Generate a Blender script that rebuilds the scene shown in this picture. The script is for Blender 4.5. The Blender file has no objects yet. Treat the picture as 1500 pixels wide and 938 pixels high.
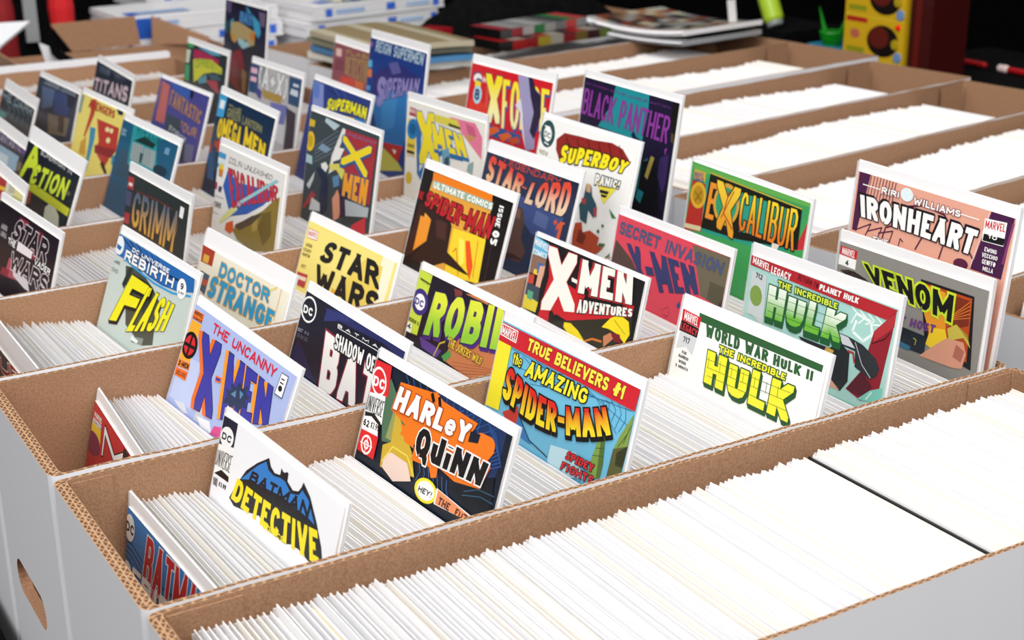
import bpy, bmesh, math, random
from mathutils import Vector, Matrix
from mathutils.geometry import delaunay_2d_cdt

# ---------------------------------------------------------------- camera, world, lights, exposure
scene = bpy.context.scene
COL = scene.collection
CM = 0.01

def look_matrix(pos, yaw, pitch, roll):
    cy, sy, cp, sp = math.cos(yaw), math.sin(yaw), math.cos(pitch), math.sin(pitch)
    f = Vector((cy * cp, sy * cp, -sp)); r = Vector((sy, -cy, 0)); u = r.cross(f)
    cr, sr = math.cos(roll), math.sin(roll)
    r2 = r * cr + u * sr; u2 = u * cr - r * sr
    m = Matrix((r2, u2, -f)).transposed().to_4x4(); m.translation = Vector(pos)
    return m

cam_data = bpy.data.cameras.new('camera')
cam_data.sensor_width = 36.0
cam_data.lens = 36.0 * 2146.7 / 1500.0
cam_data.clip_start = 0.02
cam = bpy.data.objects.new('camera', cam_data); COL.objects.link(cam)
cam.matrix_world = look_matrix((-0.18824, -0.7195, 0.43066), 1.0318, 0.3478, -0.0087)
cam_data.dof.use_dof = True
cam_data.dof.focus_distance = 1.08
cam_data.dof.aperture_fstop = 10.5
scene.camera = cam

scene.view_settings.view_transform = 'Standard'
scene.view_settings.look = 'None'
scene.view_settings.gamma = 1.0
scene.view_settings.use_curve_mapping = False
scene.view_settings.exposure = 0.0

world = bpy.data.worlds.new('world'); scene.world = world
world.use_nodes = True
world.node_tree.nodes['Background'].inputs[0].default_value = (0.93, 0.96, 1.0, 1)
world.node_tree.nodes['Background'].inputs[1].default_value = 0.34

def area(name, loc, target, sx, sy, watts, col=(1, 0.98, 0.95)):
    d = bpy.data.lights.new(name, 'AREA'); d.shape = 'RECTANGLE'; d.size = sx; d.size_y = sy
    d.energy = watts; d.color = col
    o = bpy.data.objects.new(name, d); COL.objects.link(o); o.location = loc
    o.rotation_euler = (Vector(target) - Vector(loc)).to_track_quat('-Z', 'Y').to_euler()
    return o
area('ceiling_or_fill_light', (0.25, -0.3, 1.6), (0.28, 0.0, 0), 1.2, 1.2, 35)
area('ceiling_or_fill_light', (1.4, 1.7, 2.6), (1.2, 1.5, 0), 1.6, 1.6, 3)
area('ceiling_or_fill_light', (0.55, 1.35, 1.4), (0.95, 2.2, 0), 0.6, 0.6, 11)  # added fill, no real fixture: whitens the far board packs
area('ceiling_or_fill_light', (-2.2, -0.4, 1.9), (0.3, 0.6, 0), 1.8, 1.8, 58)  # added fill from the left, brightens the covers and box ends
area('ceiling_or_fill_light', (0.5, -1.9, 1.5), (0.4, 0.2, 0), 1.6, 1.4, 34)  # added camera-side fill for the near walls, not a ceiling fixture

# ---------------------------------------------------------------- helpers
def hexcol(h):
    out = []
    for i in (0, 2, 4):
        c = int(h[i:i + 2], 16) / 255.0
        out.append(c / 12.92 if c <= 0.04045 else ((c + 0.055) / 1.055) ** 2.4)
    return (out[0], out[1], out[2], 1.0)

def mat(name, col, rough=0.6, coat=0.0, spec=0.5):
    m = bpy.data.materials.new(name); m.use_nodes = True
    b = m.node_tree.nodes['Principled BSDF']
    b.inputs['Base Color'].default_value = hexcol(col) if isinstance(col, str) else col
    b.inputs['Roughness'].default_value = rough
    b.inputs['Coat Weight'].default_value = coat
    b.inputs['Specular IOR Level'].default_value = spec
    return m

def noisy(name, c1, c2, scale, rough=0.8, detail=4, stretch=(1, 1, 1), bump=0.0):
    m = mat(name, c1, rough); nt = m.node_tree; b = nt.nodes['Principled BSDF']
    tc = nt.nodes.new('ShaderNodeTexCoord'); mp = nt.nodes.new('ShaderNodeMapping')
    mp.inputs['Scale'].default_value = stretch
    n = nt.nodes.new('ShaderNodeTexNoise'); n.inputs['Scale'].default_value = scale; n.inputs['Detail'].default_value = detail
    r = nt.nodes.new('ShaderNodeValToRGB')
    r.color_ramp.elements[0].color = hexcol(c1); r.color_ramp.elements[1].color = hexcol(c2)
    r.color_ramp.elements[0].position = 0.35; r.color_ramp.elements[1].position = 0.65
    nt.links.new(tc.outputs['Object'], mp.inputs[0]); nt.links.new(mp.outputs[0], n.inputs['Vector'])
    nt.links.new(n.outputs['Fac'], r.inputs[0]); nt.links.new(r.outputs[0], b.inputs['Base Color'])
    if bump:
        bp = nt.nodes.new('ShaderNodeBump'); bp.inputs['Strength'].default_value = bump; bp.inputs['Distance'].default_value = 0.001
        nt.links.new(n.outputs['Fac'], bp.inputs['Height']); nt.links.new(bp.outputs[0], b.inputs['Normal'])
    return m

M = {}
M['white_card'] = mat('white_cardboard', 'dcdce0', 0.5)
M['kraft'] = noisy('kraft_cardboard', '8d674b', 'a37d5f', 620, 0.85, 6, (1, 1, 1), 0.08)
M['board'] = mat('white_backing_board', 'efeef0', 0.4, 0.12)
M['board2'] = mat('ivory_backing_board', 'edeae4', 0.4, 0.12)
M['board3'] = mat('cool_backing_board', 'e9e9ec', 0.4, 0.12)
M['paper'] = mat('paper_edge', 'e4e0d8', 0.7)
M['paper2'] = mat('paper_edge_grey', 'cfcdca', 0.7)
M['paper3'] = mat('paper_edge_cream', 'e6d7bf', 0.7)
M['black'] = noisy('black_cloth', '050506', '0b0b0d', 60, 0.95)
M['black'].node_tree.nodes['Principled BSDF'].inputs['Specular IOR Level'].default_value = 0.08
M['floor'] = noisy('dark_carpet', '08090a', '141517', 200, 0.95)
M['darkgrey'] = noisy('dark_grey_felt', '15191b', '2b3234', 320, 0.95, 6)

def print_mat(name, rough=0.38, coat=0.12):
    m = mat(name, 'ffffff', rough, coat, 0.3); nt = m.node_tree
    a = nt.nodes.new('ShaderNodeVertexColor'); a.layer_name = 'ink'
    nt.links.new(a.outputs['Color'], nt.nodes['Principled BSDF'].inputs['Base Color'])
    return m
M['print'] = print_mat('printed_ink')

def rim_mat():
    m = mat('corrugated_edge', 'b08a6c', 0.9); nt = m.node_tree; b = nt.nodes['Principled BSDF']
    uvn = nt.nodes.new('ShaderNodeUVMap'); uvn.uv_map = 'rim'
    sep = nt.nodes.new('ShaderNodeSeparateXYZ'); nt.links.new(uvn.outputs[0], sep.inputs[0])
    def mth(op, a, bb=None, c=None):
        n = nt.nodes.new('ShaderNodeMath'); n.operation = op
        for i, x in enumerate((a, bb, c)):
            if x is None: continue
            if isinstance(x, (int, float)): n.inputs[i].default_value = x
            else: nt.links.new(x, n.inputs[i])
        return n.outputs[0]
    w = mth('FRACT', sep.outputs[1])
    nz = nt.nodes.new('ShaderNodeTexNoise'); nz.inputs['Scale'].default_value = 1.3; nt.links.new(uvn.outputs[0], nz.inputs['Vector'])
    ph = mth('MULTIPLY_ADD', sep.outputs[0], 2 * math.pi / 0.72, mth('MULTIPLY', nz.outputs['Fac'], 5.0))
    s = mth('MULTIPLY_ADD', mth('SINE', ph), 0.30, 0.5)
    fl = mth('LESS_THAN', mth('ABSOLUTE', mth('SUBTRACT', w, s)), 0.17)
    ed = mth('GREATER_THAN', mth('ABSOLUTE', mth('SUBTRACT', w, 0.5)), 0.37)
    f = mth('MAXIMUM', fl, ed)
    mx = nt.nodes.new('ShaderNodeMix'); mx.data_type = 'RGBA'
    mx.inputs[6].default_value = hexcol('583826'); mx.inputs[7].default_value = hexcol('a5825f')
    nt.links.new(f, mx.inputs[0]); nt.links.new(mx.outputs[2], b.inputs['Base Color'])
    return m
M['rim'] = rim_mat()

def film_mat():
    m = bpy.data.materials.new('clear_plastic'); m.use_nodes = True; nt = m.node_tree
    nt.nodes.remove(nt.nodes['Principled BSDF'])
    tr = nt.nodes.new('ShaderNodeBsdfTransparent'); tr.inputs[0].default_value = (0.93, 0.94, 0.95, 1)
    gl = nt.nodes.new('ShaderNodeBsdfGlossy'); gl.inputs['Roughness'].default_value = 0.12
    mx = nt.nodes.new('ShaderNodeMixShader'); mx.inputs[0].default_value = 0.08
    df = nt.nodes.new('ShaderNodeBsdfDiffuse'); df.inputs[0].default_value = (.9, .9, .92, 1); m2 = nt.nodes.new('ShaderNodeMixShader'); m2.inputs[0].default_value = 0.45
    nt.links.new(tr.outputs[0], m2.inputs[1]); nt.links.new(df.outputs[0], m2.inputs[2])
    nt.links.new(m2.outputs[0], mx.inputs[1]); nt.links.new(gl.outputs[0], mx.inputs[2])
    nt.links.new(mx.outputs[0], nt.nodes['Material Output'].inputs[0])
    return m
M['film'] = film_mat()

class MB:
    """collects faces with material slots (and an optional ink colour per corner) into ONE mesh; lengths in cm"""
    def __init__(self): self.v = []; self.f = []; self.mi = []; self.ink = []; self.uv = []; self.mats = []; self.smooth = []
    def slot(self, m):
        if m not in self.mats: self.mats.append(m)
        return self.mats.index(m)
    def face(self, pts, m, ink=None, uv=None, smooth=False):
        b = len(self.v); self.v += [tuple(c * CM for c in p) for p in pts]
        self.f.append(tuple(range(b, b + len(pts)))); self.mi.append(self.slot(m))
        if ink is None: ink = (1, 1, 1, 1)
        self.ink.append(ink if isinstance(ink, list) else [ink] * len(pts)); self.uv.append(uv); self.smooth.append(smooth)
    def box(self, lo, hi, m, ink=None, mtop=None, xf=None):
        (a, b, c), (d, e, f) = lo, hi
        P = [(a, b, c), (d, b, c), (d, e, c), (a, e, c), (a, b, f), (d, b, f), (d, e, f), (a, e, f)]
        if xf: P = [xf(p) for p in P]
        for q in ((0, 3, 2, 1), (0, 1, 5, 4), (1, 2, 6, 5), (2, 3, 7, 6), (3, 0, 4, 7)): self.face([P[i] for i in q], m, ink)
        self.face([P[i] for i in (4, 5, 6, 7)], mtop or m, ink)
    def build(self, name, parent=None, loc=None):
        me = bpy.data.meshes.new(name); me.from_pydata(self.v, [], self.f)
        for m in self.mats: me.materials.append(m)
        for p, i, s in zip(me.polygons, self.mi, self.smooth): p.material_index = i; p.use_smooth = s
        ca = me.color_attributes.new('ink', 'FLOAT_COLOR', 'CORNER')
        flat = [c for cs in self.ink for col in cs for c in col]
        ca.data.foreach_set('color', flat)
        if any(self.uv):
            ul = me.uv_layers.new(name='rim'); k = 0
            for fc, u in zip(self.f, self.uv):
                for j in range(len(fc)):
                    if u: ul.data[k].uv = u[j]
                    k += 1
        o = bpy.data.objects.new(name, me); COL.objects.link(o)
        if parent: o.parent = parent
        if loc: o.location = loc
        return o

def weld(o, merge=1e-5):
    bm = bmesh.new(); bm.from_mesh(o.data); bmesh.ops.remove_doubles(bm, verts=bm.verts, dist=merge)
    bm.to_mesh(o.data); bm.free()

def tag(o, label=None, cat=None, group=None, kind=None):
    if label: o['label'] = label
    if cat: o['category'] = cat
    if group: o['group'] = group
    if kind: o['kind'] = kind
    return o

def thing(name, label, cat, loc=(0, 0, 0), rot=0.0, group=None):
    o = bpy.data.objects.new(name, None); o.empty_display_size = 0.02; COL.objects.link(o)
    o.location = [c * CM for c in loc]; o.rotation_euler = (0, 0, rot)
    return tag(o, label, cat, group)

def lathe(mb, prof, m, seg=20, origin=(0, 0, 0), axis=None, ink=None, smooth=True):
    """prof: list of (radius, height)"""
    q = Vector((0, 0, 1)).rotation_difference(Vector(axis)) if axis else None
    def pt(r, h, k):
        a = 2 * math.pi * k / seg; p = Vector((r * math.cos(a), r * math.sin(a), h))
        if q: p = q @ p
        return tuple(p + Vector(origin))
    for (r0, h0), (r1, h1) in zip(prof, prof[1:]):
        for k in range(seg):
            ps = [pt(r0, h0, k), pt(r0, h0, k + 1), pt(r1, h1, k + 1), pt(r1, h1, k)]
            if r0 < 1e-6: ps = [ps[0], ps[2], ps[3]]
            elif r1 < 1e-6: ps = ps[:3]
            mb.face(ps, m, ink, smooth=smooth)

# ---------------------------------------------------------------- block lettering
G = {
 'A': (.66, [[(0, 0), (.5, 1)], [(.5, 1), (1, 0)], [(.2, .3), (.8, .3)]]),
 'B': (.62, [[(0, 0), (0, 1)], [(0, 1), (.7, 1), (.92, .88), (.92, .65), (.7, .53), (0, .53)], [(.7, .53), (1, .4), (1, .14), (.75, 0), (0, 0)]]),
 'C': (.6, [[(1, .74), (.85, .95), (.6, 1), (.4, 1), (.1, .85), (0, .6), (0, .4), (.1, .15), (.4, 0), (.6, 0), (.85, .05), (1, .26)]]),
 'D': (.62, [[(0, 0), (0, 1)], [(0, 1), (.6, 1), (.9, .85), (1, .6), (1, .4), (.9, .15), (.6, 0), (0, 0)]]),
 'E': (.54, [[(0, 0), (0, 1)], [(0, 1), (1, 1)], [(0, .5), (.85, .5)], [(0, 0), (1, 0)]]),
 'F': (.52, [[(0, 0), (0, 1)], [(0, 1), (1, 1)], [(0, .5), (.8, .5)]]),
 'G': (.64, [[(1, .76), (.85, .95), (.6, 1), (.4, 1), (.1, .85), (0, .6), (0, .4), (.1, .15), (.4, 0), (.65, 0), (.9, .08), (1, .2), (1, .45), (.6, .45)]]),
 'H': (.64, [[(0, 0), (0, 1)], [(1, 0), (1, 1)], [(0, .5), (1, .5)]]),
 'I': (.26, [[(.5, 0), (.5, 1)]]),
 'J': (.5, [[(1, 1), (1, .25), (.8, .03), (.5, 0), (.2, .03), (0, .25)]]),
 'K': (.64, [[(0, 0), (0, 1)], [(1, 1), (.08, .42)], [(.3, .56), (1, 0)]]),
 'L': (.5, [[(0, 1), (0, 0)], [(0, 0), (1, 0)]]),
 'M': (.84, [[(0, 0), (0, 1)], [(0, 1), (.5, .18)], [(.5, .18), (1, 1)], [(1, 1), (1, 0)]]),
 'N': (.68, [[(0, 0), (0, 1)], [(0, 1), (1, 0)], [(1, 0), (1, 1)]]),
 'O': (.66, [[(.35, 0), (.65, 0), (.92, .18), (1, .4), (1, .6), (.92, .82), (.65, 1), (.35, 1), (.08, .82), (0, .6), (0, .4), (.08, .18), (.35, 0)]]),
 'P': (.58, [[(0, 0), (0, 1)], [(0, 1), (.7, 1), (1, .85), (1, .6), (.7, .45), (0, .45)]]),
 'Q': (.68, [[(.35, 0), (.65, 0), (.92, .18), (1, .4), (1, .6), (.92, .82), (.65, 1), (.35, 1), (.08, .82), (0, .6), (0, .4), (.08, .18), (.35, 0)], [(.6, .3), (1, -.12)]]),
 'R': (.62, [[(0, 0), (0, 1)], [(0, 1), (.7, 1), (1, .86), (1, .64), (.7, .5), (0, .5)], [(.5, .5), (1, 0)]]),
 'S': (.58, [[(1, .8), (.85, .96), (.6, 1), (.35, 1), (.08, .92), (0, .76), (.08, .6), (.35, .53), (.65, .47), (.92, .4), (1, .24), (.92, .08), (.65, 0), (.4, 0), (.15, .04), (0, .2)]]),
 'T': (.58, [[(.5, 0), (.5, 1)], [(0, 1), (1, 1)]]),
 'U': (.62, [[(0, 1), (0, .25), (.15, .05), (.4, 0), (.6, 0), (.85, .05), (1, .25), (1, 1)]]),
 'V': (.66, [[(0, 1), (.5, 0)], [(.5, 0), (1, 1)]]),
 'W': (.92, [[(0, 1), (.25, 0)], [(.25, 0), (.5, .8)], [(.5, .8), (.75, 0)], [(.75, 0), (1, 1)]]),
 'X': (.66, [[(0, 0), (1, 1)], [(0, 1), (1, 0)]]),
 'Y': (.62, [[(0, 1), (.5, .45)], [(1, 1), (.5, .45)], [(.5, .48), (.5, 0)]]),
 'Z': (.58, [[(0, 1), (1, 1)], [(1, 1), (0, 0)], [(0, 0), (1, 0)]]),
 '0': (.56, [[(.35, 0), (.65, 0), (1, .3), (1, .7), (.65, 1), (.35, 1), (0, .7), (0, .3), (.35, 0)]]),
 '1': (.34, [[(.6, 0), (.6, 1)], [(.6, 1), (0, .75)]]),
 '2': (.54, [[(0, .78), (.15, .95), (.45, 1), (.8, .93), (1, .72), (.85, .5), (0, 0)], [(0, 0), (1, 0)]]),
 '3': (.54, [[(0, .85), (.3, 1), (.7, 1), (1, .85), (1, .65), (.7, .53), (.4, .53)], [(.7, .53), (1, .4), (1, .15), (.7, 0), (.3, 0), (0, .15)]]),
 '4': (.56, [[(.7, 0), (.7, 1)], [(.7, 1), (0, .32)], [(0, .32), (1, .32)]]),
 '5': (.54, [[(1, 1), (.1, 1)], [(.1, 1), (.05, .55)], [(.05, .55), (.6, .6), (1, .42), (1, .18), (.7, 0), (.3, 0), (0, .12)]]),
 '6': (.54, [[(.9, .95), (.45, 1), (.1, .75), (0, .4), (.1, .12), (.4, 0), (.75, .03), (1, .2), (1, .42), (.75, .57), (.35, .55), (.02, .38)]]),
 '7': (.5, [[(0, 1), (1, 1)], [(1, 1), (.35, 0)]]),
 '8': (.54, [[(.35, .53), (.08, .66), (.08, .88), (.35, 1), (.65, 1), (.92, .88), (.92, .66), (.65, .53), (.35, .53), (0, .38), (0, .14), (.3, 0), (.7, 0), (1, .14), (1, .38), (.65, .53)]]),
 '9': (.54, [[(.1, .05), (.55, 0), (.9, .25), (1, .6), (.9, .88), (.6, 1), (.25, .97), (0, .8), (0, .58), (.25, .43), (.65, .45), (.98, .62)]]),
 '-': (.4, [[(0, .48), (1, .48)]]),
 '.': (.2, [[(.5, 0), (.5, .06)]]), "'": (.2, [[(.5, .8), (.5, 1)]]),
 '!': (.24, [[(.5, .35), (.5, 1)], [(.5, 0), (.5, .06)]]),
 '#': (.66, [[(.3, 0), (.42, 1)], [(.62, 0), (.74, 1)], [(0, .34), (.96, .34)], [(.06, .68), (1, .68)]]),
 '$': (.54, [[(1, .78), (.7, .9), (.3, .9), (0, .72), (.3, .54), (.7, .46), (1, .28), (.7, .1), (.3, .1), (0, .22)], [(.5, 0), (.5, 1)]]),
 '+': (.5, [[(.5, .2), (.5, .8)], [(0, .5), (1, .5)]]),
 '(': (.3, [[(1, 1), (.3, .8), (0, .5), (.3, .2), (1, 0)]]), ')': (.3, [[(0, 1), (.7, .8), (1, .5), (.7, .2), (0, 0)]]),
 'e': (.5, [[(0, .35), (1, .35), (.95, .55), (.7, .7), (.3, .7), (0, .5), (0, .2), (.3, 0), (.7, 0), (1, .14)]]),
 't': (.4, [[(.45, 1), (.45, .15), (.65, 0), (1, .03)], [(0, .7), (1, .7)]]),
 'h': (.5, [[(0, 0), (0, 1)], [(0, .5), (.35, .7), (.75, .68), (1, .48), (1, 0)]]),
 'u': (.56, [[(0, .75), (0, .2), (.25, 0), (.7, .03), (1, .25)], [(1, .75), (1, 0)]]),
 'i': (.26, [[(.5, 0), (.5, .65)], [(.5, .92), (.5, .98)]]),
}

def clip_poly(P, x0, y0, x1, y1):
    for ax, lim, sgn in ((0, x0, 1), (0, x1, -1), (1, y0, 1), (1, y1, -1)):
        out = []
        for i in range(len(P)):
            a, b = P[i - 1], P[i]
            da, db = (a[ax] - lim) * sgn, (b[ax] - lim) * sgn
            if (da >= 0) != (db >= 0):
                t = da / (da - db); out.append((a[0] + (b[0] - a[0]) * t, a[1] + (b[1] - a[1]) * t))
            if db >= 0: out.append(b)
        P = out
        if not P: return P
    return P

def letter_polys(ch, w, h, t, d):
    """convex pieces of one letter in a w x h box, stroke t, grown by d"""
    polys = []
    tx = min(t, (.46 if ch not in "I1i!.'" else .95) * w)
    th = min(t, .235 * h)
    def mp(p): return (tx / 2 + p[0] * (w - tx), th / 2 + p[1] * (h - th))
    for st in G[ch][1]:
        pts = [mp(p) for p in st]
        n = len(pts)
        for i in range(n - 1):
            (ax, ay), (bx, by) = pts[i], pts[i + 1]
            L = math.hypot(bx - ax, by - ay)
            if L < 1e-6: continue
            ux, uy = (bx - ax) / L, (by - ay) / L
            r = (th * abs(ux) + tx * abs(uy)) / (abs(ux) + abs(uy)) / 2 + d
            def border(p): return min(p[0], 1 - p[0], p[1], 1 - p[1]) < .01
            e0 = (t + d if border(st[0]) else d) if i == 0 and st[0] != st[-1] else 0
            e1 = (t + d if border(st[-1]) else d) if i == n - 2 and st[0] != st[-1] else 0
            # curved ends keep a butt end
            if n > 3:
                if i == 0: e0 = d if e0 else 0
                if i == n - 2: e1 = d if e1 else 0
            ax2, ay2, bx2, by2 = ax - ux * e0, ay - uy * e0, bx + ux * e1, by + uy * e1
            q = [(ax2 - uy * r, ay2 + ux * r), (ax2 + uy * r, ay2 - ux * r), (bx2 + uy * r, by2 - ux * r), (bx2 - uy * r, by2 + ux * r)]
            polys.append(clip_poly(q, -d, -d - (0.2 * h if ch == 'Q' else 0), w + d, h + d))
            if i > 0:
                polys.append([(ax + (tx / 2 + d) * math.cos(k * math.pi / 5), ay + (th / 2 + d) * math.sin(k * math.pi / 5)) for k in range(10)])
    return [q for q in polys if len(q) > 2]

def merged(polys):
    """the pieces of a letter as one flat sheet of triangles that do not overlap"""
    vs, fs = [], []
    for q in polys:
        if sum(q[i - 1][0] * q[i][1] - q[i][0] * q[i - 1][1] for i in range(len(q))) < 0: q = q[::-1]
        b = len(vs); vs += [Vector(p) for p in q]; fs.append(list(range(b, b + len(q))))
    ov, _, of, _, _, src = delaunay_2d_cdt(vs, [], fs, 0, 1e-4)
    return [[tuple(ov[i]) for i in f] for f, o in zip(of, src) if o]

class Cover:
    """printed art on a sheet; u, v in cm from the board's top left corner"""
    W, H = 17.5, 26.7
    def __init__(self, mb, top, y0, h):
        self.mb = mb; self.top = top; self.low = h - .3; self.h = h; self.y = y0; self.layer = 0
    def P3(self, u, v):
        u = min(max(u, .2), 17.3); v = min(max(v, self.top), self.low)
        return (u - 8.75, self.y - self.layer * .002, self.h - v)
    def poly(self, col, uv, cols=None):
        self.layer += 1
        self.mb.face([self.P3(*p) for p in uv], M['print'], cols or hexcol(col))
    def line(self, col, w, uv):
        self.layer += 1; c = hexcol(col)
        for a, b in zip(uv, uv[1:]):
            L = math.hypot(b[0] - a[0], b[1] - a[1]) or 1; nx, ny = -(b[1] - a[1]) / L * w / 2, (b[0] - a[0]) / L * w / 2
            ex, ey = ny * .3, -nx * .3
            self.mb.face([self.P3(a[0] + nx - ex, a[1] + ny - ey), self.P3(b[0] + nx + ex, b[1] + ny + ey), self.P3(b[0] - nx + ex, b[1] - ny + ey), self.P3(a[0] - nx - ex, a[1] - ny - ey)], M['print'], c)
    def ellipse(self, col, c, a, b):
        ua = (a[0] - c[0], a[1] - c[1]); ub = (b[0] - c[0], b[1] - c[1])
        self.poly(col, [(c[0] + ua[0] * math.cos(k * math.pi / 14) + ub[0] * math.sin(k * math.pi / 14), c[1] + ua[1] * math.cos(k * math.pi / 14) + ub[1] * math.sin(k * math.pi / 14)) for k in range(28)])
    def text(self, s, col, quad, opt):
        TL, TR, BR, BL = quad
        W = (math.hypot(TR[0] - TL[0], TR[1] - TL[1]) + math.hypot(BR[0] - BL[0], BR[1] - BL[1])) / 2
        H = (math.hypot(BL[0] - TL[0], BL[1] - TL[1]) + math.hypot(BR[0] - TR[0], BR[1] - TR[1])) / 2
        ws = [G[c][0] if c in G else .34 for c in s]
        gap = .1
        tot = sum(ws) + gap * (len(s) - 1); k = W / tot
        wt = opt.get('w', .24)
        t = min(wt * H * 1.0, wt * 1.35 * .6 * k)
        t = max(t, .02)
        arch = opt.get('arch', 0); pad = opt.get('pad', 0)
        def mapq(x, y, off):
            a, b = x / W, 1 - y / H
            if pad: a = pad + a * (1 - 2 * pad); b = pad + b * (1 - 2 * pad)
            p = [TL[i] * (1 - a) * (1 - b) + TR[i] * a * (1 - b) + BR[i] * a * b + BL[i] * (1 - a) * b for i in (0, 1)]
            return (p[0] + off[0], p[1] + arch * 4 * a * (1 - a) + off[1])
        def draw(c1, c2, d, off):
            self.layer += 1; ca, cb = hexcol(c1), hexcol(c2 or c1); x = 0
            for ch, w in zip(s, ws):
                if ch in G:
                    for q in merged(letter_polys(ch, w * k, H, t * (.62 if ch == 'e' else 1), d)):
                        cols = []
                        for (px, py) in q:
                            f = min(max(1 - py / H, 0), 1); f = min(max((f - .25) / .5, 0), 1)
                            cols.append(tuple(ca[i] * (1 - f) + cb[i] * f for i in range(4)))
                        self.mb.face([self.P3(*mapq(px + x, py, off)) for px, py in q], M['print'], cols)
                x += (w + gap) * k
        ow = opt.get('ow', .05)
        if 's' in opt:
            for f in (.35, .7, 1): draw(opt['s'], None, ow if 'o' in opt else 0, (opt['sd'][0] * f, opt['sd'][1] * f))
        if 'o' in opt: draw(opt['o'], None, ow, (0, 0))
        draw(col, opt.get('g'), 0, (0, 0))

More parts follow.
